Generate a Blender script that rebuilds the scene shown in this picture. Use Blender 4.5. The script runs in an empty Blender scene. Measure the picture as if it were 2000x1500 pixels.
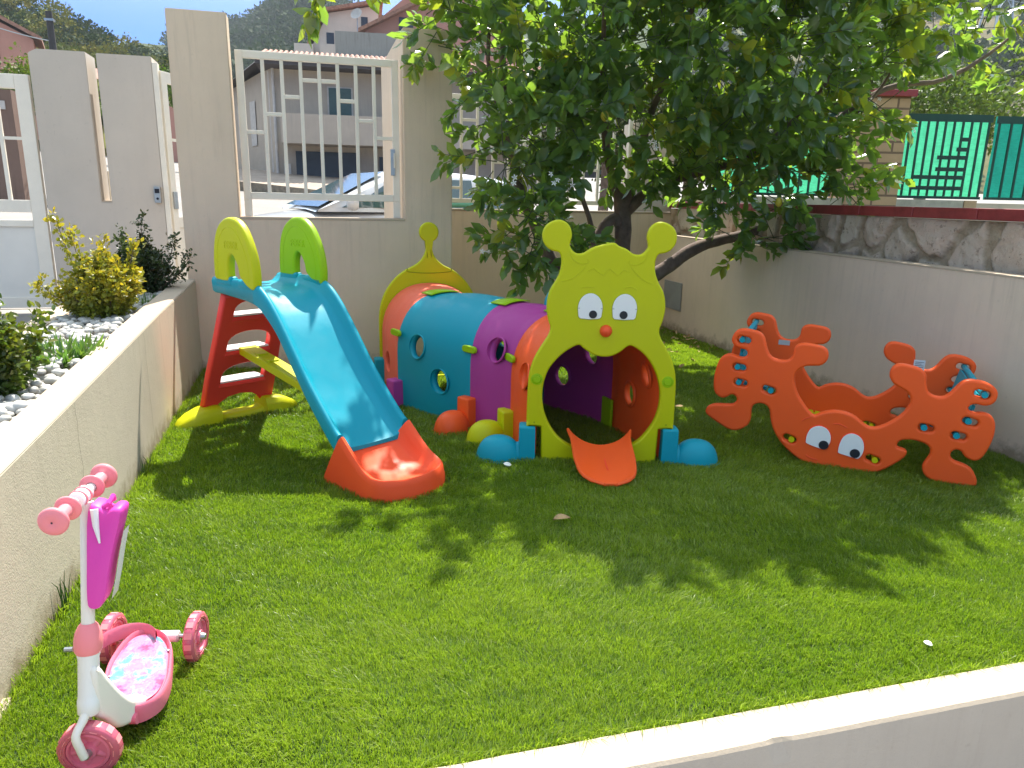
import bpy, bmesh, math, random
import numpy as np
from mathutils import Vector, Matrix, noise as mnoise
R=math.radians; PI=math.pi
random.seed(7); RNG=np.random.default_rng(11)
sc=bpy.context.scene; COL=sc.collection
# ---------------- camera, sky, sun, exposure ----------------
CAMH=1.35
pit=R(14.26); yaw=R(15.3); rol=R(1.2)
fw=Vector((math.sin(yaw)*math.cos(pit),math.cos(yaw)*math.cos(pit),-math.sin(pit)))
r0=Vector((math.cos(yaw),-math.sin(yaw),0)); u0=r0.cross(fw)
rr=math.cos(rol)*r0+math.sin(rol)*u0; uu=rr.cross(fw)
cam=bpy.data.cameras.new('camera'); camo=bpy.data.objects.new('camera',cam); COL.objects.link(camo)
camo.matrix_world=Matrix(((rr.x,uu.x,-fw.x,0),(rr.y,uu.y,-fw.y,0),(rr.z,uu.z,-fw.z,CAMH),(0,0,0,1)))
cam.sensor_width=36; cam.lens=1430/2000*36; cam.clip_end=5000; cam.clip_start=.05
sc.camera=camo
SUN_AZ=R(22); SUN_EL=R(56)
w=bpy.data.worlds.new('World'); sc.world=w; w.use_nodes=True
nt=w.node_tree; sky=nt.nodes.new('ShaderNodeTexSky'); sky.sky_type='NISHITA'; sky.sun_disc=False
sky.sun_elevation=SUN_EL; sky.sun_rotation=SUN_AZ; sky.altitude=200; sky.air_density=1.0; sky.dust_density=.15; sky.ozone_density=1.5
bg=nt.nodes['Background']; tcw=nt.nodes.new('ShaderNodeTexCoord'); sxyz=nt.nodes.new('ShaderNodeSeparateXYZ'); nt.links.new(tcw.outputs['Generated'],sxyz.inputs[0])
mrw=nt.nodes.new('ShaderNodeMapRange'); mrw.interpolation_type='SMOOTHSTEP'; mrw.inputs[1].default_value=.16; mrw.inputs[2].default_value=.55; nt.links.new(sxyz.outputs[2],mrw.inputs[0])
gw_=nt.nodes.new('ShaderNodeMix'); gw_.data_type='RGBA'; nt.links.new(mrw.outputs[0],gw_.inputs[0]); gw_.inputs[6].default_value=(.035,.115,.265,1); gw_.inputs[7].default_value=(1.85,1.36,.88,1)  # darkens the low sky to blue and adds warm fill from the upper sky
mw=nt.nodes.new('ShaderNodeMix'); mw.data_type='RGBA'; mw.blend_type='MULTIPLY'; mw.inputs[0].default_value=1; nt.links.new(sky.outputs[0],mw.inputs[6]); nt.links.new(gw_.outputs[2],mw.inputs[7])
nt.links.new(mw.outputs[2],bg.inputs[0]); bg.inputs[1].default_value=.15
sl=bpy.data.lights.new('sun','SUN'); sl.energy=2.95; sl.angle=R(.55); sl.color=(1,.955,.88)
so=bpy.data.objects.new('sun',sl); COL.objects.link(so)
sd=Vector((math.sin(SUN_AZ)*math.cos(SUN_EL),math.cos(SUN_AZ)*math.cos(SUN_EL),math.sin(SUN_EL)))
so.rotation_euler=sd.to_track_quat('Z','Y').to_euler(); so.location=(3,8,12)
sc.view_settings.view_transform='Standard'; sc.view_settings.look='None'; sc.view_settings.exposure=1.96; sc.view_settings.gamma=1
sc.render.engine='CYCLES'

# ---------------- materials ----------------
def nodes(name):
    m=bpy.data.materials.new(name); m.use_nodes=True; nt=m.node_tree
    return m,nt,nt.nodes['Principled BSDF']
def mixc(nt,fac,a,b):
    n=nt.nodes.new('ShaderNodeMix'); n.data_type='RGBA'
    for s,v in ((n.inputs[0],fac),(n.inputs[6],a),(n.inputs[7],b)):
        if hasattr(v,'is_linked'): nt.links.new(v,s)
        elif isinstance(v,(int,float)): s.default_value=v
        else: s.default_value=(*v,1) if len(v)==3 else v
    return n.outputs[2]
def tex(nt,kind,scale,detail=4,rough=.6,obj=True,vec=None,stretch=None):
    n=nt.nodes.new(kind); n.inputs['Scale'].default_value=scale
    if 'Detail' in n.inputs: n.inputs['Detail'].default_value=detail
    if 'Roughness' in n.inputs: n.inputs['Roughness'].default_value=rough
    tc=nt.nodes.new('ShaderNodeTexCoord')
    src=tc.outputs['Object']
    if stretch:
        mp=nt.nodes.new('ShaderNodeMapping'); mp.inputs['Scale'].default_value=stretch; nt.links.new(src,mp.inputs[0]); src=mp.outputs[0]
    nt.links.new(src,n.inputs['Vector'])
    return n
def ramp(nt,src,p0,p1,c0=0,c1=1):
    n=nt.nodes.new('ShaderNodeMapRange'); n.inputs[1].default_value=p0; n.inputs[2].default_value=p1; n.inputs[3].default_value=c0; n.inputs[4].default_value=c1
    nt.links.new(src,n.inputs[0]); return n.outputs[0]
def bump(nt,b,src,strength=.3,dist=.01):
    n=nt.nodes.new('ShaderNodeBump'); n.inputs['Strength'].default_value=strength; n.inputs['Distance'].default_value=dist
    nt.links.new(src,n.inputs['Height'])
    if b.inputs['Normal'].is_linked: nt.links.new(b.inputs['Normal'].links[0].from_socket,n.inputs['Normal'])
    nt.links.new(n.outputs[0],b.inputs['Normal'])
def plastic(name,col,rough=.42,spec=.26,dirt=.25):
    m,nt,b=nodes(name)
    n=tex(nt,'ShaderNodeTexNoise',3.5,6,.65); f=ramp(nt,n.outputs[0],.35,.75,0,dirt)
    dark=tuple(c*.78+.02 for c in col)
    nt.links.new(mixc(nt,f,col,dark),b.inputs['Base Color'])
    n2=tex(nt,'ShaderNodeTexNoise',9,5,.6); nt.links.new(ramp(nt,n2.outputs[0],.3,.7,rough-.06,rough+.14),b.inputs['Roughness'])
    b.inputs['Specular IOR Level'].default_value=spec
    n3=tex(nt,'ShaderNodeTexNoise',420,2,.5); bump(nt,b,n3.outputs[0],.10,.001)
    n4=tex(nt,'ShaderNodeTexNoise',7,3,.5); bump(nt,b,n4.outputs[0],.10,.01)
    b.inputs['Subsurface Weight'].default_value=.06; b.inputs['Subsurface Radius'].default_value=(.02,.02,.02); b.inputs['Subsurface Scale'].default_value=.5
    return m
def plain(name,col,rough=.5,metal=0,var=.12,scale=6,bmp=0,bscale=60):
    m,nt,b=nodes(name)
    n=tex(nt,'ShaderNodeTexNoise',scale,5,.6)
    nt.links.new(mixc(nt,ramp(nt,n.outputs[0],.3,.7),tuple(c*(1-var) for c in col),tuple(min(1,c*(1+var)) for c in col)),b.inputs['Base Color'])
    b.inputs['Roughness'].default_value=rough; b.inputs['Metallic'].default_value=metal
    if bmp: n2=tex(nt,'ShaderNodeTexNoise',bscale,4,.6); bump(nt,b,n2.outputs[0],bmp,.005)
    return m
def stucco(name,col,stain=(.42,.36,.30),amount=.5,grain=.5,splash=0):
    m,nt,b=nodes(name)
    a=tex(nt,'ShaderNodeTexNoise',1.6,6,.65); c1=mixc(nt,ramp(nt,a.outputs[0],.3,.72),col,tuple(c*.88 for c in col))
    s=tex(nt,'ShaderNodeTexNoise',2.2,6,.7,stretch=(6,6,.3)); s2=tex(nt,'ShaderNodeTexNoise',1.1,4,.6)
    mul=nt.nodes.new('ShaderNodeMath'); mul.operation='MULTIPLY'
    nt.links.new(ramp(nt,s.outputs[0],.5,.78,0,amount),mul.inputs[0]); nt.links.new(ramp(nt,s2.outputs[0],.35,.65,.25,1),mul.inputs[1])
    c2=mixc(nt,mul.outputs[0],c1,stain)
    sp=tex(nt,'ShaderNodeTexNoise',38,3,.5); c3=mixc(nt,ramp(nt,sp.outputs[0],.66,.78,0,.35),c2,tuple(c*.6 for c in col))
    if splash:   # soil splashed up from the lawn and drips under the sill: dirt with a ragged outline of its own
        tc=nt.nodes.new('ShaderNodeTexCoord'); sx=nt.nodes.new('ShaderNodeSeparateXYZ'); nt.links.new(tc.outputs['Object'],sx.inputs[0])
        nn=tex(nt,'ShaderNodeTexNoise',9,6,.75); ad=nt.nodes.new('ShaderNodeMath'); ad.operation='MULTIPLY_ADD'; nt.links.new(nn.outputs[0],ad.inputs[0]); ad.inputs[1].default_value=-.34; nt.links.new(sx.outputs[2],ad.inputs[2])
        c3=mixc(nt,ramp(nt,ad.outputs[0],-.16,-.06,.75,0),c3,(.22,.17,.10))
        dn=tex(nt,'ShaderNodeTexNoise',5,5,.7,stretch=(5,5,.3)); m1=nt.nodes.new('ShaderNodeMath'); m1.operation='MULTIPLY'; nt.links.new(ramp(nt,dn.outputs[0],.54,.72),m1.inputs[0]); nt.links.new(ramp(nt,sx.outputs[2],splash-.75,splash-.02,0,.5),m1.inputs[1])
        c3=mixc(nt,m1.outputs[0],c3,tuple(c*.70 for c in col))
    nt.links.new(c3,b.inputs['Base Color']); b.inputs['Roughness'].default_value=.9; b.inputs['Specular IOR Level'].default_value=.2
    g=tex(nt,'ShaderNodeTexNoise',170,4,.6); bump(nt,b,g.outputs[0],grain,.003)
    g2=tex(nt,'ShaderNodeTexNoise',14,4,.6); bump(nt,b,g2.outputs[0],.25,.006)
    return m
def leafmat(name,col,tcol,rough=.3,trans=.5,var=.5,spec=.5):
    # thin leaf: diffuse/gloss front plus light let through from behind; colour varies from leaf to leaf
    m,nt,b=nodes(name)
    at=nt.nodes.new('ShaderNodeAttribute'); at.attribute_name='tint'
    sep=nt.nodes.new('ShaderNodeSeparateColor'); nt.links.new(at.outputs['Color'],sep.inputs[0])
    yel=tuple(min(1,c) for c in (col[0]*2.6+.05,col[1]*1.7,col[2]*.6))
    c=mixc(nt,sep.outputs[0],tuple(x*(1-var*.5) for x in col),tuple(x*(1+var) for x in col))
    c=mixc(nt,sep.outputs[1],c,yel)
    nt.links.new(c,b.inputs['Base Color']); b.inputs['Roughness'].default_value=rough; b.inputs['Specular IOR Level'].default_value=spec
    t=nt.nodes.new('ShaderNodeBsdfTranslucent')
    yt=tuple(min(1,x) for x in (tcol[0]*2.0,tcol[1]*1.25,tcol[2]*.6))
    nt.links.new(mixc(nt,sep.outputs[1],tcol,yt),t.inputs[0])
    mx=nt.nodes.new('ShaderNodeMixShader'); mx.inputs[0].default_value=trans
    nt.links.new(b.outputs[0],mx.inputs[1]); nt.links.new(t.outputs[0],mx.inputs[2])
    nt.links.new(mx.outputs[0],nt.nodes['Material Output'].inputs[0])
    return m
M={}
M['blue']=plastic('sky_blue_plastic',(.0,.285,.37)); M['coral']=plastic('coral_plastic',(.88,.105,.015)); M['salmon']=plastic('salmon_plastic',(.84,.14,.07),.5)
M['red']=plastic('red_plastic',(.90,.055,.04),.42); M['lime']=plastic('lime_plastic',(.52,.53,.0)); M['green']=plastic('green_plastic',(.30,.50,.0))
M['purple']=plastic('purple_plastic',(.40,.045,.25),.45); M['orange']=plastic('orange_plastic',(.84,.085,.02)); M['limedark']=plastic('groove_lime',(.24,.30,.0),.6)
M['white_p']=plastic('white_plastic',(.78,.78,.76),.4,.5,.12); M['black_p']=plastic('black_plastic',(.02,.022,.03),.35)
M['pink']=plastic('pink_plastic',(.80,.18,.26),.35); M['hotpink']=plastic('hot_pink_plastic',(.70,.06,.38),.4)
M['pad']=plastic('tread_glare_white',(.80,.74,.74),.3,.6,.1)  # off-white colour imitating sun glare on the red steps
M['wall']=stucco('cream_render',(.72,.575,.425),(.44,.35,.27),.32,.5,1.165)
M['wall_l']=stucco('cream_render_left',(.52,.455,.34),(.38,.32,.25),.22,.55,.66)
M['wall_g']=stucco('grey_render',(.74,.59,.46),(.45,.37,.30),.35,.5,1.0)
M['wall_s']=stucco('street_render',(.58,.51,.43),(.40,.35,.30),.3)
M['cap']=stucco('cream_top',(.50,.405,.30),(.42,.32,.24),.25,.35)  # own cream tone of copings, sills and kerbs
M['kerb_face']=stucco('kerb_render',(.47,.41,.34),(.3,.24,.19),.3)
M['steel']=plain('white_painted_steel',(.80,.73,.61),.4,0,.06,5,.05)
M['metal']=plain('zinc_metal',(.42,.43,.43),.35,.9,.15,8)
M['dark']=plain('dark_hole',(.03,.03,.035),.7)
def brickmat(name,c1,c2,mortar,sw,bw,bh,ms,stretch=(1,1,1)):
    m,nt,b=nodes(name); n=nt.nodes.new('ShaderNodeTexBrick'); tc=nt.nodes.new('ShaderNodeUVMap')
    nt.links.new(tc.outputs[0],n.inputs[0]); n.inputs['Scale'].default_value=1; n.inputs['Brick Width'].default_value=bw; n.inputs['Row Height'].default_value=bh; n.inputs['Mortar Size'].default_value=ms
    n.inputs['Color1'].default_value=(*c1,1); n.inputs['Color2'].default_value=(*c2,1); n.inputs['Mortar'].default_value=(*mortar,1)
    a=tex(nt,'ShaderNodeTexNoise',9,6,.7)
    nt.links.new(mixc(nt,ramp(nt,a.outputs[0],.35,.75,0,.35),n.outputs[0],tuple(c*.6 for c in c1)),b.inputs['Base Color']); b.inputs['Roughness'].default_value=.85
    bump(nt,b,n.outputs['Fac'],-.6,.01); g=tex(nt,'ShaderNodeTexNoise',90,4,.6); bump(nt,b,g.outputs[0],.3,.004)
    return m
M['brick']=brickmat('tan_brick',(.50,.33,.20),(.44,.28,.17),(.16,.10,.07),1,.30,.115,.012)
M['tile_red']=plain('red_glazed_coping',(.26,.035,.035),.35,0,.25,12,.1)

# ---------------- mesh helpers ----------------
def obj(name,verts,faces,mat,parent=None,smooth=False,loc=(0,0,0),rot=(0,0,0),sharp=40):
    me=bpy.data.meshes.new(name); me.from_pydata([tuple(v) for v in verts],[],[tuple(f) for f in faces]); me.update()
    if mat is not None:
        for q in (mat if isinstance(mat,list) else [mat]): me.materials.append(q)
    o=bpy.data.objects.new(name,me); COL.objects.link(o); o.location=loc; o.rotation_euler=rot
    if parent: o.parent=parent
    if smooth:
        me.polygons.foreach_set('use_smooth',[True]*len(me.polygons)); me.set_sharp_from_angle(angle=R(sharp))
    return o
def tag(o,label=None,cat=None,group=None,kind=None):
    if label: o['label']=label
    if cat: o['category']=cat
    if group: o['group']=group
    if kind: o['kind']=kind
    return o
def thing(name,loc,label,cat,rz=0,group=None):
    o=bpy.data.objects.new(name,None); COL.objects.link(o); o.location=loc; o.rotation_euler=(0,0,rz); o.empty_display_size=.1
    return tag(o,label,cat,group)
class MB:
    def __init__(s): s.v=[]; s.f=[]; s.m=[]
    def add(s,v,f,mi=0):
        k=len(s.v); s.v+= [tuple(p) for p in v]; s.f+=[tuple(i+k for i in q) for q in f]; s.m+=[mi]*len(f); return s
    def box(s,a,b,mi=0,rz=0,c=None,b_=0):
        (x0,y0,z0),(x1,y1,z1)=a,b
        v=[(x0,y0,z0),(x1,y0,z0),(x1,y1,z0),(x0,y1,z0),(x0,y0,z1),(x1,y0,z1),(x1,y1,z1),(x0,y1,z1)]
        if rz:
            cx,cy=c or ((x0+x1)/2,(y0+y1)/2); cs,sn=math.cos(rz),math.sin(rz)
            v=[(cx+(x-cx)*cs-(y-cy)*sn,cy+(x-cx)*sn+(y-cy)*cs,z) for x,y,z in v]
        return s.add(v,[(0,3,2,1),(4,5,6,7),(0,1,5,4),(1,2,6,5),(2,3,7,6),(3,0,4,7)],mi)
    def tube(s,pts,rad,n=10,mi=0,caps=True):
        pts=[Vector(p) for p in pts]; k=len(s.v); N=len(pts)
        rad=rad if isinstance(rad,(list,tuple)) else [rad]*N
        up=None; V=[];F=[]
        for i,p in enumerate(pts):
            t=(pts[min(i+1,N-1)]-pts[max(i-1,0)]).normalized()
            if up is None:
                up=t.orthogonal().normalized()
            else:
                up=(up-t*up.dot(t)); up=up.normalized() if up.length>1e-6 else t.orthogonal().normalized()
            sd_=t.cross(up)
            for j in range(n):
                a=2*PI*j/n; V.append(p+rad[i]*(math.cos(a)*up+math.sin(a)*sd_))
        for i in range(N-1):
            for j in range(n): F.append((i*n+j,i*n+(j+1)%n,(i+1)*n+(j+1)%n,(i+1)*n+j))
        if caps: F.append(tuple(range(n-1,-1,-1))); F.append(tuple((N-1)*n+j for j in range(n)))
        return s.add(V,F,mi)
    def lathe(s,prof,axis=(0,0,1),org=(0,0,0),n=24,mi=0,a0=0,a1=2*PI):
        ax=Vector(axis).normalized(); e1=ax.orthogonal().normalized(); e2=ax.cross(e1); O=Vector(org); V=[];F=[]
        for (r,h) in prof:
            for j in range(n): a=2*PI*j/n; V.append(O+ax*h+r*(math.cos(a)*e1+math.sin(a)*e2))
        for i in range(len(prof)-1):
            for j in range(n): F.append((i*n+j,i*n+(j+1)%n,(i+1)*n+(j+1)%n,(i+1)*n+j))
        return s.add(V,F,mi)
    def grid(s,rows,mi=0,closed=False):
        n=len(rows[0]); V=[p for r in rows for p in r]; F=[]
        for i in range(len(rows)-1):
            for j in range(n if closed else n-1): F.append((i*n+j,i*n+(j+1)%n,(i+1)*n+(j+1)%n,(i+1)*n+j))
        return s.add(V,F,mi)
    def build(s,name,mat,parent=None,smooth=False,loc=(0,0,0),rot=(0,0,0),sharp=40,bev=0,fix=False):
        o=obj(name,s.v,s.f,mat,parent,False,loc,rot)
        o.data.polygons.foreach_set('material_index',s.m)
        if fix or bev:
            bm=bmesh.new(); bm.from_mesh(o.data)
            if fix: bmesh.ops.remove_doubles(bm,verts=bm.verts,dist=1e-5); bmesh.ops.recalc_face_normals(bm,faces=bm.faces)
            if bev:
                ed=[e for e in bm.edges if len(e.link_faces)==2 and e.calc_face_angle(0)>R(50)]
                bmesh.ops.bevel(bm,geom=ed,offset=bev,segments=3,profile=.5,affect='EDGES',clamp_overlap=True)
            bm.to_mesh(o.data); bm.free()
        if smooth:
            me=o.data; me.polygons.foreach_set('use_smooth',[True]*len(me.polygons)); me.set_sharp_from_angle(angle=R(sharp))
        return o
def smoothpts(P,sub=4,thr=.010,closed=True):
    Q=[]
    for p in P:
        if not Q or math.dist(p,Q[-1])>thr: Q.append(p)
    n=len(Q); out=[]
    rng=range(n) if closed else range(n-1)
    for i in rng:
        g=(lambda k:Q[k%n]) if closed else (lambda k:Q[max(0,min(n-1,k))])
        p0,p1,p2,p3=g(i-1),g(i),g(i+1),g(i+2)
        for k in range(sub):
            t=k/sub; out.append(tuple(.5*((2*b)+(-a+c)*t+(2*a-5*b+4*c-d)*t*t+(-a+3*b-3*c+d)*t**3) for a,b,c,d in zip(p0,p1,p2,p3)))
    if not closed: out.append(Q[-1])
    return out
def panel(name,outline,mat,parent,thick,bev,holes=(),loc=(0,0,0),rot=(0,0,0),plane='XZ',res=3):
    """rounded-edge plate cut from a 2D outline; the outline lies in local XZ, thickness along Y, centred"""
    cu=bpy.data.curves.new('c','CURVE'); cu.dimensions='2D'; cu.fill_mode='BOTH'
    cu.extrude=max(thick/2-bev,1e-4); cu.bevel_depth=bev; cu.bevel_resolution=res; cu.offset=-bev
    for k,L in enumerate([outline]+list(holes)):
        sp=cu.splines.new('POLY'); sp.points.add(len(L)-1)
        for i,p in enumerate(L): sp.points[i].co=(p[0],p[1],0,1)
        sp.use_cyclic_u=True
    t=bpy.data.objects.new('t',cu); COL.objects.link(t)
    dg=bpy.context.evaluated_depsgraph_get(); me=bpy.data.meshes.new_from_object(t.evaluated_get(dg))
    bpy.data.objects.remove(t); bpy.data.curves.remove(cu)
    me.name=name
    if plane=='XZ': me.transform(Matrix.Rotation(PI/2,4,'X'))
    me.materials.clear(); me.materials.append(mat)
    bm=bmesh.new(); bm.from_mesh(me); bmesh.ops.remove_doubles(bm,verts=bm.verts,dist=1e-5); bmesh.ops.recalc_face_normals(bm,faces=bm.faces)
    ax=1 if plane=='XZ' else 2
    for f in bm.faces: f.smooth=abs(f.normal[ax])<.9995; f.material_index=0
    bm.to_mesh(me); bm.free()
    o=bpy.data.objects.new(name,me); COL.objects.link(o); o.location=loc; o.rotation_euler=rot
    if parent: o.parent=parent
    return o
def circ(cx,cy,rx,ry=None,n=28): 
    ry=ry or rx; return [(cx+rx*math.cos(2*PI*i/n),cy+ry*math.sin(2*PI*i/n)) for i in range(n)]
def slot(cx,cy,L,r,ang,n=8):
    out=[]; c,s=math.cos(ang),math.sin(ang)
    for e,a0 in ((1,-PI/2),(-1,PI/2)):
        for i in range(n+1):
            a=a0+PI*i/n; x=e*L/2+r*math.cos(a); y=r*math.sin(a); out.append((cx+x*c-y*s,cy+x*s+y*c))
    return out
def fastmesh(name,V,F,mat,parent=None,tint=None,smooth=False,loc=(0,0,0)):
    """V (n,3) array, F (m,k) int array with k constant"""
    me=bpy.data.meshes.new(name); me.vertices.add(len(V)); me.vertices.foreach_set('co',np.ascontiguousarray(V,dtype=np.float32).ravel())
    m,k=F.shape; me.loops.add(m*k); me.loops.foreach_set('vertex_index',np.ascontiguousarray(F,dtype=np.int32).ravel())
    me.polygons.add(m); me.polygons.foreach_set('loop_start',np.arange(0,m*k,k,dtype=np.int32))
    if smooth: me.polygons.foreach_set('use_smooth',np.ones(m,dtype=bool))
    me.update(calc_edges=True)
    if tint is not None:
        a=me.color_attributes.new('tint','FLOAT_COLOR','POINT'); t=np.ones((len(V),4),dtype=np.float32); t[:,:tint.shape[1]]=tint; a.data.foreach_set('color',t.ravel())
    me.materials.append(mat)
    o=bpy.data.objects.new(name,me); COL.objects.link(o); o.location=loc
    if parent: o.parent=parent
    return o
def leaves(P,D,L,Wd,fold=.35,curl=.25,tint=None,rng=RNG,tintyel=.1):
    """oval folded leaves: base P, direction D (unit), length L, width Wd -> V,F,tint"""
    n=len(P); up=rng.normal(size=(n,3)); up[:,2]+=.6
    S=np.cross(D,up); S/=np.linalg.norm(S,axis=1)[:,None]+1e-9; N=np.cross(S,D)
    L=L[:,None]; Wd=Wd[:,None]; cl=(curl*(rng.random((n,1))-.2)*L)
    def pt(a,b,h): return P+D*L*a+S*Wd*b+N*(h*Wd)-N*cl*(a*a)
    V=np.stack([pt(0,0,0),pt(.28,-.42,fold*.42),pt(.28,0,0),pt(.28,.42,fold*.42),pt(.65,-.42,fold*.42),pt(.65,0,0),pt(.65,.42,fold*.42),pt(1,0,0)],1).reshape(-1,3)
    f=np.array([[0,2,1,0],[0,3,2,0]])
    q=np.array([[1,2,5,4],[2,3,6,5]]); t1=np.array([[0,2,1],[0,3,2],[4,5,7],[5,6,7]])
    tri=np.concatenate([t1,np.array([[1,2,5],[1,5,4],[2,3,6],[2,6,5]])])
    F=(tri[None]+8*np.arange(n)[:,None,None]).reshape(-1,3)
    ti=np.zeros((n,2)); ti[:,0]=rng.random(n); ti[:,1]=np.clip((rng.random(n)<tintyel)*rng.random(n),0,1) if np.isscalar(tintyel) else tintyel
    return V,F,np.repeat(ti,8,0)
# ================= SETTING: lawn, walls =================
XL,XR,YB,YS=-.855,3.68,5.95,7.7
def poly_ext(name,outline,mat,a,b,axis='Y',parent=None,bev=.006):
    """outline in (u,z), extruded between a and b along axis (u is X for axis Y, Y for axis X)"""
    bm=bmesh.new(); f=[]
    for t in (a,b):
        vs=[bm.verts.new((u,t,z) if axis=='Y' else (t,u,z)) for u,z in outline]; f.append(bm.faces.new(vs))
        if t==a: v0=vs
        else: v1=vs
    n=len(outline)
    for i in range(n): bm.faces.new((v0[i],v0[(i+1)%n],v1[(i+1)%n],v1[i]))
    bmesh.ops.recalc_face_normals(bm,faces=bm.faces)
    if bev: bmesh.ops.bevel(bm,geom=[e for e in bm.edges if e.calc_face_angle(0)>R(30)],offset=bev,segments=2,affect='EDGES',clamp_overlap=True)
    me=bpy.data.meshes.new(name); bm.to_mesh(me); bm.free(); me.materials.append(mat)
    o=bpy.data.objects.new(name,me); COL.objects.link(o)
    if parent: o.parent=parent
    return o
# lawn base sheet (artificial turf backing)
m,nt,b=nodes('turf_backing'); n=tex(nt,'ShaderNodeTexNoise',60,5,.7)
nt.links.new(mixc(nt,ramp(nt,n.outputs[0],.3,.7),(.030,.060,.010),(.06,.12,.015)),b.inputs['Base Color']); b.inputs['Roughness'].default_value=.9
n=tex(nt,'ShaderNodeTexNoise',300,3,.7); bump(nt,b,n.outputs[0],.8,.01); M['turf']=m
o=obj('lawn',[(-.84,1.40,0),(3.67,1.40,0),(3.67,7.7,0),(-.84,7.7,0)],[(0,1,2,3)],M['turf']); tag(o,kind='structure',label='green lawn inside the low walls')
# planter wall to the left of the lawn: top rises slightly towards the back
pw=thing('planter_wall',(-.93,3.4,0),'long low cream wall with a sunlit top running from the foreground to the back wall beside the shrubs','wall')
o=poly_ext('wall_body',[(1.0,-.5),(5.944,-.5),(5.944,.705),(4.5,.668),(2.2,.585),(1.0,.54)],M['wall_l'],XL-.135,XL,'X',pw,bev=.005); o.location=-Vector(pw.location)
mb2=MB(); ys=[1.0,2.2,3.3,4.5,5.944]; rows=[]
for y in ys:
    zz=float(np.interp(y,[1,2.2,4.5,5.944],[.54,.585,.668,.705]))
    rows.append([(XL-.133,y,zz-.002),(XL-.130,y,zz+.003),(XL-.006,y,zz+.003),(XL-.002,y,zz-.002)])
mb2.grid(rows); o=mb2.build('coping',M['cap'],pw,loc=-Vector(pw.location),fix=True)
# hairline cracks in the render, thin recessed strips
for i,(y,z0,z1) in enumerate(((4.06,.02,.64),(2.86,.12,.6))):
    pts=[(XL+.0035,y+random.uniform(-.008,.008),z0+(z1-z0)*k/14) for k in range(15)]
    MB().add([(p[0],p[1]-.0012,p[2]) for p in pts]+[(p[0],p[1]+.0012,p[2]) for p in pts],[(k,k+1,16+k,15+k) for k in range(14)]).build('crack',M['dark'],pw,loc=-Vector(pw.location))
ow=thing('outer_planter_wall',(-1.45,3.4,.2),'narrow cream kerb on the driveway side of the pebble planter','wall')
o=poly_ext('wall_body',[(1.0,-.5),(5.55,-.5),(5.55,.655),(1.0,.57)],M['cap'],-1.53,-1.40,'X',ow); o.location=-Vector(ow.location)
mb=MB(); mb.box((-1.399,1.0,-.4),(-.995,5.94,.0)); 
for i,(x,y,z) in enumerate(mb.v):
    if z>-.1: mb.v[i]=(x,y,.50+(y-1)*.022)
o=mb.build('planter_soil',plain('dry_soil',(.10,.07,.045),.95,0,.4,20,.6,80)); tag(o,kind='structure',label='dry soil in the planter')
# window wall with the big opening (a U outline: pillar, sill, pillar)
ww=thing('window_wall',(.1,YB,0),'tall cream garden wall with a wide open window cut down into it behind the slide','wall')
o=poly_ext('wall_body',[(-.905,-.4),(1.10,-.4),(1.10,2.565),(.725,2.565),(.725,1.165),(-.51,1.165),(-.51,2.57),(-.905,2.57)],M['wall'],YB,YB+.18,'Y',ww); o.location=-Vector(ww.location)
o=poly_ext('return_wall',[(.725,-.4),(1.10,-.4),(1.10,2.563),(.725,2.563)],M['wall'],YB+.182,YS-.002,'Y',ww); o.location=-Vector(ww.location)
mb=MB(); mb.box((-.508,YB-.004,1.155),(.723,YB+.184,1.172)); mb.build('window_sill',M['cap'],ww,loc=-Vector(ww.location),bev=.003)
# low back wall to the right of it
bw=thing('back_wall',(2.4,YS-.15,0),'low grey rendered wall under the lemon tree at the far end of the lawn','wall')
o=poly_ext('wall_body',[(1.102,-.4),(3.9,-.4),(3.9,1.215),(1.102,1.215)],M['wall_g'],YS-.14,YS+.02,'Y',bw); o.location=-Vector(bw.location)
mb=MB(); mb.box((1.103,YS-.145,1.216),(3.9,YS+.025,1.232)); mb.build('coping',M['cap'],bw,loc=-Vector(bw.location),bev=.003)
pl=thing('corner_pillar',(3.55,YS+.08,0),'pale square pillar behind the lemon tree at the corner of the two low walls','pillar')
o=poly_ext('pillar_body',[(3.38,1.235),(3.86,1.235),(3.86,2.15),(3.38,2.15)],M['wall_s'],YS-.12,YS+.2,'Y',pl); o.location=-Vector(pl.location)
# right wall
rw=thing('right_wall',(XR,4.5,0),'long grey rendered wall along the right side of the lawn behind the orange rocker','wall')
o=poly_ext('wall_body',[(.9,-.4),(YS-.142,-.4),(YS-.142,1.0),(.9,.985)],M['wall_g'],XR,XR+.13,'X',rw); o.location=-Vector(rw.location)
mb=MB(); mb.box((XR-.003,.9,.993),(XR+.129,YS-.143,1.003)); 
for i,(x,y,z) in enumerate(mb.v):
    if y<2: mb.v[i]=(x,y,z-.014)
mb.build('coping',M['cap'],rw,loc=-Vector(rw.location))
# metal inspection cover
ic=thing('meter_cover',(XR,7.05,.385),'small grey metal cover set into the right hand wall behind the caterpillar','cover')
MB().box((-.004,-.195,-.145),(-.012,.195,.145)).build('cover_plate',plain('grey_painted_cover',(.32,.33,.33),.5,.2,.1),ic,bev=.002)
for y,z in ((-.17,.12),(.17,.12),(-.17,-.12),(.17,-.12)): MB().lathe([(0,.017),(.006,.016),(.007,.011)],(-1,0,0),(0,y,z),8).build('screw',M['metal'],ic)
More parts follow.
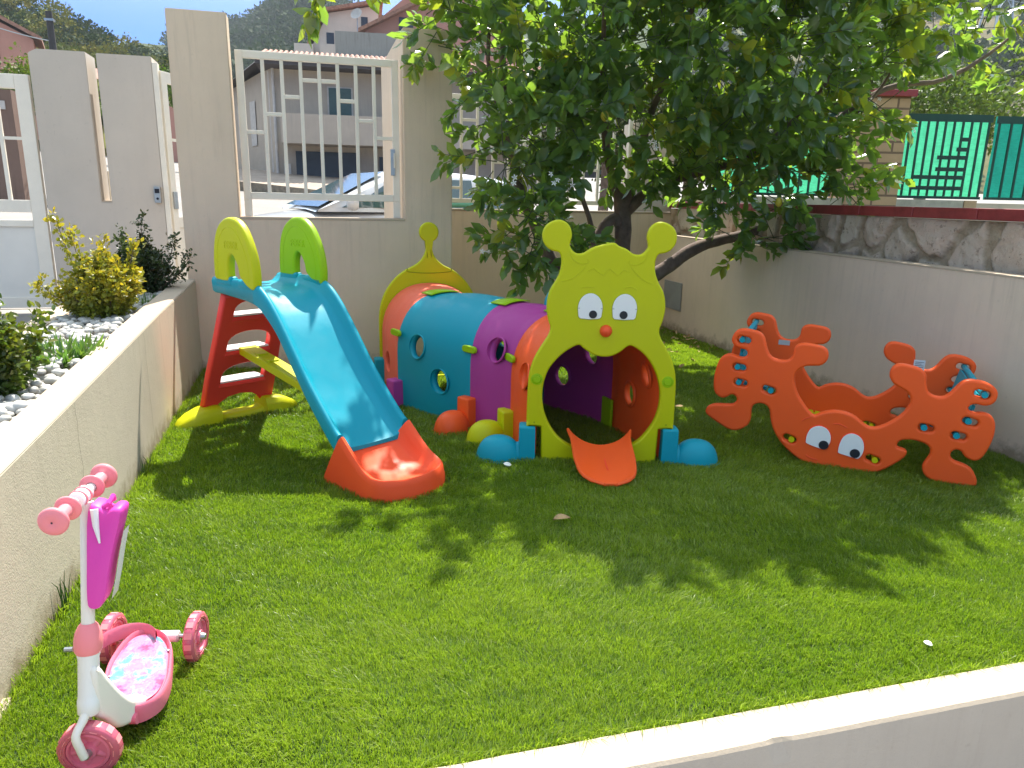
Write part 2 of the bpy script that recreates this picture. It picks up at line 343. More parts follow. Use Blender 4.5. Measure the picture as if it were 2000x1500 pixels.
# front kerb
fk=thing('front_kerb',(1.8,1.40,0),'cream concrete kerb along the front edge of the lawn with a chipped edge','kerb')
bm_=MB(); NN=220; rows=[]
for i in range(NN+1):
    x=-1.0+5.6*i/NN; ch=0; j=.0035*mnoise.noise(Vector((x*5,0,0)))+.0015*mnoise.noise(Vector((x*31,1,0)))
    ch=.012*max(0,1-abs(x-1.10)/.03)
    rows.append([(x,1.475+j,-.15),(x,1.475+j,.012),(x,1.468+j,.020),(x,1.358+ch+j,.020-ch*.3),(x,1.350+ch+j,.012-ch*.6),(x,1.349,-.05),(x,1.349,-.6)])
bm_.grid(rows); o=bm_.build('kerb_body',[M['cap'],M['kerb_face']],fk,loc=-Vector(fk.location))
for p in o.data.polygons:
    if p.center[2]<0 and p.center[1]<1.36: p.material_index=1
tag(obj('patio',[(-6,-3,-.55),(6,-3,-.55),(6,1.349,-.55),(-6,1.349,-.55)],[(0,1,2,3)],plain('patio_concrete',(.40,.36,.31),.9,0,.15,5,.3)),kind='structure',label='concrete patio below the lawn')
MB().box((-.99,1.25,-.5),(-.835,1.99,.02)).build('kerb_return',M['cap'],fk,loc=-Vector(fk.location),bev=.005)
# neighbour's stone wall with red coping
m,nt,b=nodes('rubble_stone')
at=nt.nodes.new('ShaderNodeAttribute'); at.attribute_name='tint'; sp=nt.nodes.new('ShaderNodeSeparateColor'); nt.links.new(at.outputs['Color'],sp.inputs[0])
st=mixc(nt,sp.outputs[0],(.52,.48,.37),(.62,.44,.34)); pit_=tex(nt,'ShaderNodeTexNoise',24,6,.75); big_=tex(nt,'ShaderNodeTexNoise',5,5,.7)
st=mixc(nt,ramp(nt,big_.outputs[0],.4,.65,0,.5),st,(.58,.53,.43)); st=mixc(nt,ramp(nt,pit_.outputs[0],.57,.66,0,.7),st,(.13,.08,.06))
mo=tex(nt,'ShaderNodeTexNoise',13,6,.75); mc=mixc(nt,ramp(nt,mo.outputs[0],.35,.65),(.34,.26,.17),(.50,.40,.29))
nt.links.new(mixc(nt,sp.outputs[1],mc,st),b.inputs['Base Color']); b.inputs['Roughness'].default_value=.95; b.inputs['Specular IOR Level'].default_value=.2
bump(nt,b,pit_.outputs[0],.8,.02); bump(nt,b,mo.outputs[0],.9,.02)
M['stone']=m
sw=thing('stone_wall',(3.95,4.5,1.0),"neighbour's rubble stone wall with a dark red coping above the grey right hand wall",'wall')
g_=np.random.default_rng(3); ys_=np.arange(-3.4,3.1001,.011); zs_=np.arange(-.35,.2751,.012); Y,Z=np.meshgrid(ys_,zs_)
sd_=[]; y=-3.6
while y<3.3:
    w_=g_.uniform(.24,.44); col=g_.integers(1,3)
    if col==1: sd_.append((y+w_/2,g_.uniform(.0,.12)))
    else: sd_+= [(y+w_/2+g_.uniform(-.05,.05),g_.uniform(.13,.20)),(y+w_/2+g_.uniform(-.05,.05),g_.uniform(-.12,-.03))]
    sd_.append((y+w_/2,-.34)); y+=w_*.72
sd_=np.array(sd_); rad_=g_.uniform(.8,1.15,len(sd_))
nzz=np.array([[mnoise.fractal(Vector((yy*5,zz*5,1.)),1,2,4) for yy in ys_] for zz in zs_]); nz2=np.array([[mnoise.fractal(Vector((yy*5,zz*5,9.)),1,2,4) for yy in ys_] for zz in zs_])
Yw=Y+.045*nzz; Zw=Z+.045*nz2
D=np.sqrt(((Yw[...,None]-sd_[:,0])*.9)**2+(Zw[...,None]-sd_[:,1])**2)/rad_; si=np.argsort(D,axis=-1); d0=np.take_along_axis(D,si[...,:1],-1)[...,0]; d1=np.take_along_axis(D,si[...,1:2],-1)[...,0]
gap=(d1-d0); mask=np.clip((gap-.045)/.018,0,1); mask=mask*mask*(3-2*mask); idr=g_.random(len(sd_))[si[...,0]]
X=-.075-.028*mask*(1-.25*np.clip(d0/.2,0,1))-.02*nzz*(.5+.5*mask)-.008*nz2
V=np.stack([X,Y,Z],-1).reshape(-1,3); nzr,nyr=Y.shape; q=np.arange((nzr-1)*nyr).reshape(nzr-1,nyr)[:,:-1].ravel(); F=np.stack([q,q+nyr,q+nyr+1,q+1],1)
T=np.stack([idr,mask],-1).reshape(-1,2); fastmesh('stone_face',V,F,M['stone'],sw,T,smooth=True)
MB().box((-.06,-3.4,-.35),(.15,3.1,.27)).build('wall_core',M['wall_g'],sw)
mb=MB(); y=-3.4
while y<3.1:
    L=min(.50,3.1-y); mb.box((-.12,y+.003,.278),(.19,y+L-.003,.347)); y+=.50
mb.build('coping',M['tile_red'],sw,bev=.006)
# ================= metal gates, fences =================
def bars(frame,vb,hb,t=.03,y=.0,d=.03):
    pass
def grille(root,x0,x1,z0,z1,fr,bw,xs,rungs,y=0,d=.04,legs=None,name='bar'):
    f=MB(); f.box((x0,y-d/2,z0),(x0+fr,y+d/2,z1)); f.box((x1-fr,y-d/2,z0),(x1,y+d/2,z1)); f.box((x0+fr+.0005,y-d/2+.001,z1-fr),(x1-fr-.0005,y+d/2-.001,z1)); f.box((x0+fr+.0005,y-d/2+.001,z0),(x1-fr-.0005,y+d/2-.001,z0+fr))
    for (a,b_,c) in (legs or []): f.box((a,y-d/2+.002,c),(b_,y+d/2-.002,z0-.0005))
    f.build('frame',M['steel'],root,bev=.003)
    for x in xs: MB().box((x-bw/2,y-d/3,z0+fr+.001),(x+bw/2,y+d/3,z1-fr-.001)).build('bar',M['steel'],root,bev=.002)
    e=[x0+fr]+list(xs)+[x1-fr]
    for (i,z) in rungs:
        MB().box((e[i]+(bw/2 if i>0 else 0)+.0005,y-d/3+.001,z-bw/2),(e[i+1]-(bw/2 if i<len(e)-2 else 0)-.0005,y+d/3-.001,z+bw/2)).build('rung',M['steel'],root,bev=.002)
g=thing('window_grille',(0,6.07,0),'white steel grille with staggered short rungs standing in the wall opening above the slide','grille')
X0,X1=-.478,.700; fr=.052; n=7; xs=[X0+fr+(X1-X0-2*fr)*(i+1)/8 for i in range(7)]
zt,zb=2.35,1.30; H=zt-zb-2*fr; zz=lambda f:zt-fr-f*H
grille(g,X0,X1,zb,zt,fr,.026,xs,[(0,zz(.54)),(1,zz(.40)),(2,zz(.265)),(3,zz(.135)),(4,zz(.135)),(5,zz(.275)),(6,zz(.42)),(7,zz(.55))],legs=[(X0,X0+.055,1.174),(X1-.055,X1,1.174)])
mb=MB(); mb.box((.628,-.032,1.50),(.662,-.022,1.70)); mb.build('lock_plate',M['metal'],g,bev=.002)
MB().box((.650,-.045,1.56),(.660,-.032,1.67)).build('latch',M['steel'],g)
# street wall with a slot
st=thing('street_wall',(-1.8,YS+.1,.2),'pale street wall with a narrow slot cut down into it between the gate and the open door','wall')
o=poly_ext('wall_body',[(-2.33,-.2),(-1.335,-.2),(-1.335,2.53),(-1.79,2.53),(-1.79,1.235),(-1.875,1.235),(-1.875,2.535),(-2.262,2.535),(-2.33,2.5)],M['wall_s'],YS+.1,YS+.42,'Y',st); o.location=-Vector(st.location)
mb=MB(); mb.box((-1.873,YS+.101,1.236),(-1.792,YS+.419,1.246)); mb.build('slot_sill',M['cap'],st,loc=-Vector(st.location))
kp=thing('door_lock',(-1.385,YS+.09,1.31),'dark metal lock box on the street wall beside the open white door','lock')
MB().box((-.028,-.03,-.075),(.028,.009,.075)).build('box',M['metal'],kp,bev=.004)
MB().box((-.02,-.036,.015),(.02,-.0305,.055)).build('keypad',M['black_p'],kp); MB().lathe([(0,.012),(.011,.010),(.011,0)],(0,-1,0),(0,-.03,-.035),12).build('keyhole',M['black_p'],kp)
# driveway gate on the left
dg_=thing('driveway_gate',(-2.36,YS+.16,.2),'white steel driveway gate with open bars above a solid lower panel at the left edge','gate')
f=MB(); W=3.2
f.box((-.115,-.03,.05),(0,.03,2.12)); f.box((-W,-.03,.05),(-W+.1,.03,2.12)); f.box((-W+.101,-.029,2.00),(-.116,.029,2.12)); f.box((-W+.101,-.029,.93),(-.116,.029,1.04)); f.box((-W+.101,-.029,.05),(-.116,.029,.15)); f.box((-W+.101,-.029,.80),(-.116,.029,.86))
f.build('frame',M['steel'],dg_,bev=.004)
MB().box((-W+.101,-.012,.151),(-.116,.012,.799)).build('lower_panel',plain('white_steel_sheet',(.74,.70,.62),.45,0,.05,3),dg_)
for k in range(17):
    x=-.115-.165*(k+1)
    if x<-W+.15: break
    MB().box((x-.016,-.014,1.041),(x+.016,.014,1.999)).build('bar',M['steel'],dg_,bev=.002)
for k,z in ((0,1.58),(1,1.75),(2,1.6),(3,1.45),(4,1.3)):
    xr=-.115-.165*k; MB().box((xr-.165+.0165,-.012,z-.013),(xr-(.0165 if k else .001),.012,z+.013)).build('rung',M['steel'],dg_)
# open pedestrian door
pd=thing('pedestrian_door',(-1.29,YS+.15,.2),'white steel garden door with slim bars standing open towards the street','door',rz=R(64))
f=MB(); W=.92
f.box((0,-.02,.02),(.08,.02,2.22)); f.box((W-.08,-.02,.02),(W,.02,2.22)); f.box((.081,-.019,2.12),(W-.081,.019,2.22)); f.box((.081,-.019,.80),(W-.081,.019,.90)); f.box((.081,-.019,.02),(W-.081,.019,.12))
f.build('frame',M['steel'],pd,bev=.003)
MB().box((.081,-.008,.121),(W-.081,.008,.799)).build('lower_panel',M['steel'],pd)
for k in range(5):
    x=.08+(W-.16)*(k+1)/6; MB().box((x-.016,-.013,.901),(x+.016,.013,2.119)).build('bar',M['steel'],pd)
for k,z in ((0,1.62),(1,1.9),(2,1.75),(3,1.5),(4,1.35),(5,1.9)):
    a=.08+(W-.16)*k/6+.0165; b_=.08+(W-.16)*(k+1)/6-.0165; MB().box((a,-.012,z-.013),(b_,.012,z+.013)).build('rung',M['steel'],pd)
MB().box((.012,-.035,.98),(.07,-.021,1.14)).build('lock_plate',M['metal'],pd,bev=.002)
jb=MB(); jb.box((-1.334,YS+.095,.2),(-1.29,YS+.19,2.48)); o=jb.build('door_post',M['steel'],bev=.003); tag(o,'white steel post where the open garden door is hinged to the street wall','post')
# back grille on the low wall, behind the tree
bg_=thing('back_grille',(0,YS-.06,0),'white steel fence panel on top of the low wall behind the lemon tree','fence')
xs=[1.13+.045+(3.37-1.13-.09)*(i+1)/13 for i in range(12)]
grille(bg_,1.13,3.37,1.29,2.34,.045,.026,xs,[(0,1.62),(1,1.44),(2,2.1),(3,1.9),(4,1.7),(5,1.55),(6,1.7),(7,1.9),(8,2.1),(9,1.5),(10,1.65),(11,1.8)],legs=[(1.13,1.17,1.233),(2.2,2.24,1.233),(3.33,3.37,1.233)])
mb=MB(); mb.tube([(1.20,YS-.07,1.262),(1.62,YS-.075,1.268)],.024,12); o=mb.build('hose_pipe',plastic('mint_pipe',(.22,.55,.40),.35),smooth=True); tag(o,'short mint green pipe lying on the low wall under the white fence','pipe')
# neighbour: brick pillar, green mesh fence
bp=thing('brick_pillar',(6.16,7.35,1.0),'tan brick gate pillar with a red cap at the left end of the green fence','pillar',rz=R(-16))
def uvbox(name,a,b,mat,parent):
    mb=MB().box(a,b); o=mb.build(name,mat,parent); uv=o.data.uv_layers.new(name='UVMap')
    for p in o.data.polygons:
        for li in p.loop_indices:
            c=o.data.vertices[o.data.loops[li].vertex_index].co
            uv.data[li].uv=(c.x if abs(p.normal.y)>.5 else c.y+.07, c.z) if abs(p.normal.z)<.5 else (c.x,c.y)
    return o
uvbox('brick_shaft',(-.29,-.2,-.1),(.28,.3,1.50),M['brick'],bp)
MB().box((-.33,-.24,1.501),(.33,.34,1.575)).build('pillar_cap',M['tile_red'],bp,bev=.008)
def netmat(name,col,tr):
    m,nt,b=nodes(name); b.inputs['Base Color'].default_value=(*col,1); b.inputs['Roughness'].default_value=.7
    t=nt.nodes.new('ShaderNodeBsdfTranslucent'); t.inputs[0].default_value=(*tr,1)
    wv=tex(nt,'ShaderNodeTexNoise',18,3,.5,stretch=(1,1,4)); 
    mx=nt.nodes.new('ShaderNodeMixShader'); mx.inputs[0].default_value=.75
    nt.links.new(b.outputs[0],mx.inputs[1]); nt.links.new(t.outputs[0],mx.inputs[2]); nt.links.new(mx.outputs[0],nt.nodes['Material Output'].inputs[0])
    nt.links.new(mixc(nt,ramp(nt,wv.outputs[0],.3,.7),tuple(c*.75 for c in tr),tr),t.inputs[0])
    n=tex(nt,'ShaderNodeTexNoise',14,4,.6); bump(nt,b,n.outputs[0],.4,.02); return m
M['net']=netmat('green_shade_net',(.02,.15,.08),(.06,.42,.235)); M['gsteel']=plain('dark_green_steel',(.004,.045,.028),.5); M['net2']=netmat('dark_shade_net',(.0,.08,.06),(.01,.17,.13))
def netpanel(root,x0,x1,z0,z1,net,stairs,y=0,flip=False):
    W=x1-x0; nb=11 if W>.9 else 8; rows=[]
    for k in range(9):
        z=z0+(z1-z0)*k/8; rows.append([(x0+W*i/40,y+.03+.008*math.sin(i*1.3+k)+.006*math.sin(i*.5+k*2),z) for i in range(41)])
    MB().grid(rows).build('shade_net',net,root,smooth=True)
    MB().box((x0,y-.01,z1-.08),(x1,y+.012,z1)).build('rail',M['gsteel'],root); MB().box((x0,y-.01,z0),(x1,y+.012,z0+.03)).build('rail',M['gsteel'],root)
    for i in range(nb+1):
        x=x0+.03+(W-.06)*i/nb
        MB().box((x-.011,y-.008,z0+.031),(x+.011,y+.010,z1-.081)).build('bar',M['gsteel'],root)
    if stairs:
        for (fx,zz_) in stairs:
            a=x0+W*fx; MB().box((a,y-.014,zz_-.022),(x0+W*.80,y-.0085,zz_+.022)).build('cross_bar',M['gsteel'],root)
gf=thing('green_fence',(6.44,7.40,1.0),'bright green mesh covered fence panel with a stair pattern beside the brick pillar','fence',rz=R(-16))
netpanel(gf,.0,1.14,.44,1.37,M['net'],[(.70,1.10),(.68,.99),(.50,.90),(.50,.77),(.27,.68),(.27,.56)])
gf2=thing('green_fence',(7.56,7.08,1.0),'darker green mesh fence panel at the right edge beyond the bright green one','fence',rz=R(-16))
netpanel(gf2,.03,1.6,.44,1.36,M['net2'],[(.5,1.1),(.4,.9)])
gf3=thing('green_fence',(4.55,7.88,1.0),'green mesh fence panel half hidden by the lemon tree left of the brick pillar','fence',rz=R(-16))
netpanel(gf3,.0,1.33,.44,1.35,M['net'],[(.5,1.0),(.4,.8)])
wb=thing('timber_beam',(5.3,7.55,1.36),'pale weathered timber beam under the green fence on the red coping','beam',rz=R(-16))
MB().box((-.9,-.09,-.03),(1.95,-.02,.065)).build('beam_body',plain('weathered_timber',(.42,.38,.32),.85,0,.2,9,.3),wb,bev=.004)
MB().box((1.96,-.09,-.03),(2.10,-.02,.065)).build('end_block',plain('raw_timber',(.50,.33,.20),.8),wb,bev=.004)
o=uvbox('fence_base',(-2.2,.02,-1.0),(5,.18,.40),M['wall_g'],None); o.location=(6.44,7.40,1.0); o.rotation_euler=(0,0,R(-16))
tag(o,"neighbour's low rendered base wall under the green fence panels",'wall')
# neighbour's yard ground
tag(obj('neighbour_ground',[(3.82,-2,.6),(14,-2,.6),(14,7.6,.75),(3.82,7.6,.75)],[(0,1,2,3)],plain('dry_grass_ground',(.16,.17,.05),.95,0,.35,6,.5)),kind='structure',label="neighbour's grassy ground")
# ================= SLIDE =================
SL=thing('slide',(-.48,4.65,0),'toy slide with a sky blue chute, red ladder, orange foot and two lime green handles','slide',rz=math.atan2(.53,.848))
# local: x across, y away from the camera (s = -y runs down the chute)
def P_(x,s,z): return (x,-s,z)
secs=[(.225,.895,.850,.812),(.30,.902,.851,.812),(.45,.905,.851,.806),(.58,.908,.848,.80),(.66,.905,.838,.79),(.73,.885,.815,.77),(.80,.84,.770,.725),(.88,.765,.695,.665),(.96,.675,.603,.575),(1.05,.570,.500,.465),(1.13,.480,.410,.372),(1.22,.392,.322,.285),(1.30,.318,.250,.212),(1.385,.248,.182,.140)]
rows=[]
ss=[a[0] for a in secs]
S=np.linspace(ss[0],ss[-1],70)
def sm(col):  # smooth interpolation
    y=np.interp(S,ss,[a[col] for a in secs]); k=np.array([1,2,3,2,1.])/9
    return np.convolve(np.pad(y,2,mode='edge'),k,'valid')
for s,zr,zf,zb in zip(S,sm(1),sm(2),sm(3)):
    zf-=.013*min(1,max(0,(s-.62)/.15)); zb-=.004
    pr=[(-.150,zb),(-.196,zb),(-.211,zb+.012),(-.214,zr-.022),(-.209,zr-.006),(-.199,zr),(-.186,zr-.003),(-.178,zr-.015),(-.168,zf+.022),(-.150,zf+.006),(-.125,zf),(-.06,zf-.002),(0,zf-.003)]
    full=pr+[(-x,z) for x,z in pr[-2::-1]]
    full+=[(.150,zf-.022),(-.150,zf-.022)]
    rows.append([P_(x,s,z) for x,z in full])
mb=MB(); mb.grid(rows,closed=True); n=len(rows[0])
mb.f.append(tuple(range(n))); mb.f.append(tuple((len(rows)-1)*n+j for j in range(n))); mb.m+=[0,0]
ch=mb.build('chute',M['blue'],SL,smooth=True,sharp=50,fix=True)
# socket lumps where the handles stand
for sx in (-1,1):
    mb=MB()
    for (a,b_,z) in ((.275,.455,.925),(.52,.70,.915)):
        mb.box((min(sx*.172,sx*.216),-b_,.86),(max(sx*.172,sx*.216),-a,z-.012))
    mb.build('handle_socket',M['blue'],ch,bev=.012,smooth=True)
# orange foot of the slide: U shaped rim with flat floor
U=[]
hw=.216
for k in range(14): U.append((-hw,1.27+k*.30/13))
for k in range(1,22):
    a=PI-PI*k/22; U.append((hw*math.cos(a),1.57+.185*math.sin(a)**.8))
for k in range(14): U.append((hw,1.57-k*.30/13))
rimz=lambda s:float(np.interp(s,[1.27,1.36,1.45,1.53,1.60,1.68,1.76],[.250,.212,.168,.130,.108,.100,.097]))
flz=lambda s:float(np.interp(s,[1.27,1.36,1.45,1.55,1.65,1.76],[.165,.125,.088,.066,.058,.055]))
def shear(x,s,z): return (x,s+.13*(z/.235)*max(0,1-(s-1.27)/.49),z)
cx,cs=0,1.50
rws=[]
for (x,s) in U:
    zr=rimz(s); zf=flz(s)
    # inward normal
    if s<=1.57 and abs(abs(x)-hw)<1e-6: nx,ns=(-1 if x>0 else 1),0
    else:
        nx,ns=-x,-(s-1.57)*(hw/.185); L=math.hypot(nx,ns) or 1; nx/=L; ns/=L
    prof=[(-.014,-.01),(-.010,zr*.45),(-.002,zr-.03),(.002,zr-.010),(.012,zr),(.024,zr-.002),(.036,zr-.014),(.052,(zr+zf)/2),(.070,zf+.006),(.085,zf)]
    row=[]
    for o_,z in prof:
        X,S_,Z=shear(x+nx*o_,s+ns*o_,z); row.append(P_(X,S_,Z))
    rws.append(row)
mb=MB(); mb.grid(rws); N=len(U); m_=len(rws[0])
for i in range(N//2):  # floor strips
    A=rws[i][-1]; B=rws[i+1][-1]; C=rws[N-2-i][-1]; D=rws[N-1-i][-1]
    if i+1<N-2-i:
        mb.add([A,B,C,D],[(0,1,2,3)])
    elif i+1==N-2-i: mb.add([A,B,D],[(0,1,2)])
# back skirt faces
mb.build('foot_section',M['orange'],SL,smooth=True,sharp=50,fix=True)
# ladder: plate with three windows, leaning
ang=math.atan2(.33,.72)
W0,W1=.225,.195; Hh=.80
ol=[(-W0,0),(-W0+.004,.25),(-W1-.012,.5),(-W1,Hh),(W1,Hh),(W1+.012,.5),(W0-.004,.25),(W0,0),(W0-.075,0),(W0-.095,.045),(W0-.15,.085),(0,.098),(-W0+.15,.085),(-W0+.095,.045),(-W0+.075,0)]
def win(l0,l1,w):
    pts=[(-w,l0),(w,l0),(w,l0+(l1-l0)*.35)]
    for k in range(1,12):
        a=PI*k/12; pts.append((w*math.cos(a),l0+(l1-l0)*(.35+.65*math.sin(a)**.7)))
    pts.append((-w,l0+(l1-l0)*.35)); return pts
pn=panel('ladder_frame',ol,M['red'],SL,.055,.012,[win(.185,.325,.138),win(.415,.555,.132),win(.65,.765,.122)])
pn.rotation_euler=(ang,0,0); pn.location=(0,.03,.075)
for l,w in ((.185,.150),(.415,.143),(.65,.133)):
    y0=.03-math.sin(ang)*l; z0=.075+math.cos(ang)*l
    MB().box((-w,y0-.026,z0-.03),(w,y0+.115,z0-.001)).build('step',M['red'],SL,bev=.008)
    MB().box((-w+.006,y0-.024,z0-.0005),(w-.006,y0+.105,z0+.012)).build('tread_glare',M['pad'],SL,bev=.004)  # added pale strip, sun glare on the step top put into its colour
# foot bar
fb=[(-.392,.022,.012),(-.385,.045,.022),(-.36,.066,.045),(-.31,.082,.075),(-.25,.088,.098),(-.17,.088,.108),(-.145,.088,.105),(-.135,.070,.055),(-.10,.066,.046),(.10,.066,.046),(.135,.070,.055),(.145,.088,.105),(.17,.088,.108),(.25,.088,.098),(.31,.082,.075),(.36,.066,.045),(.385,.045,.022),(.392,.022,.012)]
rows=[]
for x,d,h in fb:
    rows.append([(x,-d,-.02),(x,-d*.97,h*.5),(x,-d*.80,h*.88),(x,-d*.5,h),(x,d*.5,h),(x,d*.80,h*.88),(x,d*.97,h*.5),(x,d,-.02)])
mb=MB(); mb.grid(rows,closed=True); mb.build('foot_bar',M['lime'],SL,smooth=True,sharp=55,loc=(0,-.0,0),fix=True)
# strut from the second step to the chute underside
mb=MB(); A=Vector((-.02,-.20,.42)); 
strut=[(-.055,-.16,.470),(.055,-.16,.470),(.05,-.98,.345),(-.05,-.98,.345)]
mb.add([(a,b,c) for a,b,c in strut]+[(a,b,c-.045) for a,b,c in strut],[(0,1,2,3),(7,6,5,4),(0,4,5,1),(1,5,6,2),(2,6,7,3),(3,7,4,0)]); so_=mb.build('strut',M['lime'],SL,bev=.006)
for k in range(2): 
    y=-.30-.12*k; MB().box((-.03,y-.045,.444-.152*(.14+.12*k)+.016),(.03,y+.045,.447-.152*(.14+.12*k)+.026)).build('strut_rib',M['lime'],so_,bev=.003)
# handles
hol=[(.277,.895),(.272,.955),(.280,1.035),(.305,1.115),(.350,1.175),(.405,1.208),(.455,1.222),(.504,1.222),(.558,1.209),(.612,1.172),(.662,1.106),(.698,1.03),(.712,.955),(.712,.900),(.700,.868),(.670,.862),(.620,.878),(.585,.900),(.552,.925),(.540,.970),(.514,1.008),(.486,1.030),(.458,1.020),(.440,.985),(.434,.935),(.432,.895),(.40,.885),(.32,.885)]
ho=smoothpts(hol,3)
for sx in (-1,1):
    h=panel('handle',[(-s,z) for s,z in ho],M['green'] if sx>0 else M['lime'],SL,.048,.016,res=4)
    h.rotation_euler=(0,0,PI/2); h.location=(sx*.196,0,0)
    # panel lies in local XZ; turned a quarter so that its length runs down the slide
    m_=Matrix.Rotation(PI/2,4,'Z'); 
    # raised rim line and embossed lettering on both cheeks
    for side in (-1,1):
        inset=[(.325,.90),(.322,.98),(.338,1.06),(.375,1.125),(.43,1.165),(.49,1.172),(.55,1.15),(.60,1.10),(.642,1.03),(.66,.955),(.655,.90)]
        MB().tube([(-s,side*.0235,z) for s,z in smoothpts(inset,3,closed=False)],.0022,6).build('rim_line',M['green'] if sx>0 else M['lime'],h,smooth=True)
        cu=bpy.data.curves.new('txt','FONT'); cu.body='FEBER'; cu.size=.050; cu.extrude=.0015; cu.align_x='CENTER'; cu.space_character=1.15
        t=bpy.data.objects.new('t',cu); COL.objects.link(t); dg=bpy.context.evaluated_depsgraph_get(); me=bpy.data.meshes.new_from_object(t.evaluated_get(dg)); bpy.data.objects.remove(t)
        me.materials.clear(); me.materials.append(M['limedark'] if False else (M['green'] if sx>0 else M['lime']))
        l=bpy.data.objects.new('embossed_lettering',me); COL.objects.link(l); l.parent=h; l.location=(-.487,side*.0245,1.062); l.rotation_euler=(PI/2,0,0 if side<0 else PI)
        l.scale=(1,1.15,1)
# ================= CATERPILLAR TUNNEL =================
CL=(1.42,3.44,0)
CT=thing('caterpillar_tunnel',CL,'caterpillar play tunnel with a lime face panel, purple, blue and coral sections and round feet','play tunnel')
fx=Vector((.964,-.267)).normalized()
def fr_(cx,cy,ux,uy,hw): u=Vector((ux,uy)).normalized(); return (cx-CL[0],cy-CL[1],u.x,u.y,hw)
JF=fr_(1.435,3.475,.964,-.267,.345); J1=fr_(1.402,3.945,.99,.13,.335); J2=fr_(1.18,4.35,.866,.5,.333); J3=fr_(.83,4.84,.93,.37,.335); J4=fr_(.83,5.40,1,.0,.345)
Z0,ZT=.36,.72
def arch(hw,th,dz=0,n=22):
    pts=[(-hw,-.015),(-hw,.08),(-hw,.17),(-hw,.27)]
    for k in range(n+1):
        a=PI-PI*k/n; c,s_=math.cos(a),math.sin(a)
        pts.append((hw*math.copysign(abs(c)**.86,c),Z0+(ZT-Z0+dz)*s_**.92))
    pts+=[(hw,.27),(hw,.17),(hw,.08),(hw,-.015)]
    return pts
def section(A,B,mat,name,holes,bulge=.018,bt=0):
    N=18; rows=[]; 
    for i in range(N+1):
        t=i/N; e=[A[k]*(1-t)+B[k]*t for k in range(5)]; L=math.hypot(e[2],e[3]); u=(e[2]/L,e[3]/L)
        fl=.010 if (t<.075 or t>.925) else (0 if .13<t<.87 else .003)
        b_=bulge*math.sin(PI*t)+fl
        rows.append([(e[0]+u[0]*x,e[1]+u[1]*x,z) for x,z in arch(e[4]+b_,0,b_)])
    mb=MB(); mb.grid(rows); o=mb.build(name,mat,CT,smooth=True,sharp=60)
    sm_=o.modifiers.new('s','SOLIDIFY'); sm_.thickness=.028; sm_.offset=-1
    cen=Vector(((A[0]+B[0])/2,(A[1]+B[1])/2,.3)); cuts=[]; rings=[]
    for (side,t,z,r) in holes:
        e=[A[k]*(1-t)+B[k]*t for k in range(5)]; L=math.hypot(e[2],e[3]); u=Vector((e[2]/L,e[3]/L,0))*side
        pts=arch(e[4]+bulge*math.sin(PI*t),0); x=max(p[0] for p in pts if abs(p[1]-z)<.06)
        best=None
        pr=[p for p in pts if p[0]>0]
        for a,b_ in zip(pr,pr[1:]):
            if min(a[1],b_[1])<=z<=max(a[1],b_[1]) and a[1]!=b_[1]: 
                q=(z-a[1])/(b_[1]-a[1]); xx=a[0]+(b_[0]-a[0])*q; nv=Vector((-(b_[1]-a[1]),(b_[0]-a[0]))); nv=nv.normalized(); nv=nv if nv.x>0 else -nv; best=(xx,nv)
        xx,nv=best; P=Vector((e[0],e[1],z))+u*xx; nn=(u*nv.x+Vector((0,0,nv.y))).normalized()
        cuts.append((P,nn,r)); rings.append((P,nn,r))
    if cuts:
        cb=MB()
        for P,nn,r in cuts: cb.tube([P-nn*.12,P+nn*.12],r+.014,28)
        c=cb.build('cutter',M['dark']); c.location=CL
        bpy.context.view_layer.update()
        bo=o.modifiers.new('b','BOOLEAN'); bo.object=c; bo.operation='DIFFERENCE'; bo.solver='EXACT'
        bpy.context.view_layer.update()
        me=bpy.data.meshes.new_from_object(o.evaluated_get(bpy.context.evaluated_depsgraph_get())); o.modifiers.clear(); o.data=me; me.materials.clear(); me.materials.append(mat)
        for p in me.polygons: p.use_smooth=True; p.material_index=0
        me.set_sharp_from_angle(angle=R(35)); bpy.data.objects.remove(c)
        for P,nn,r in rings:
            pf=[(r+.020,-.008),(r+.017,-.0005),(r+.013,.0004),(r+.007,-.004),(r+.002,-.013),(r,-.024),(r+.001,-.036),(r+.008,-.040),(r+.018,-.037),(r+.022,-.028)]
            MB().lathe(pf,tuple(nn),tuple(P),36).build('porthole_rim',mat,o,smooth=True,sharp=75)
    return o
section(JF,J1,M['coral'],'coral_section',[(1,.62,.27,.058),(1,.30,.43,.058),(-1,.35,.42,.058)],.012)
section(J1,J2,M['purple'],'purple_section',[(-1,.38,.50,.060),(1,.30,.43,.06),(1,.72,.24,.06)],.016)
section(J2,J3,M['blue'],'blue_section',[(-1,.70,.425,.064),(-1,.38,.235,.066),(1,.33,.25,.064),(1,.68,.42,.064)],.026)
section(J3,J4,M['salmon'],'rear_section',[(-1,.52,.22,.064),(1,.5,.3,.064)],.014)
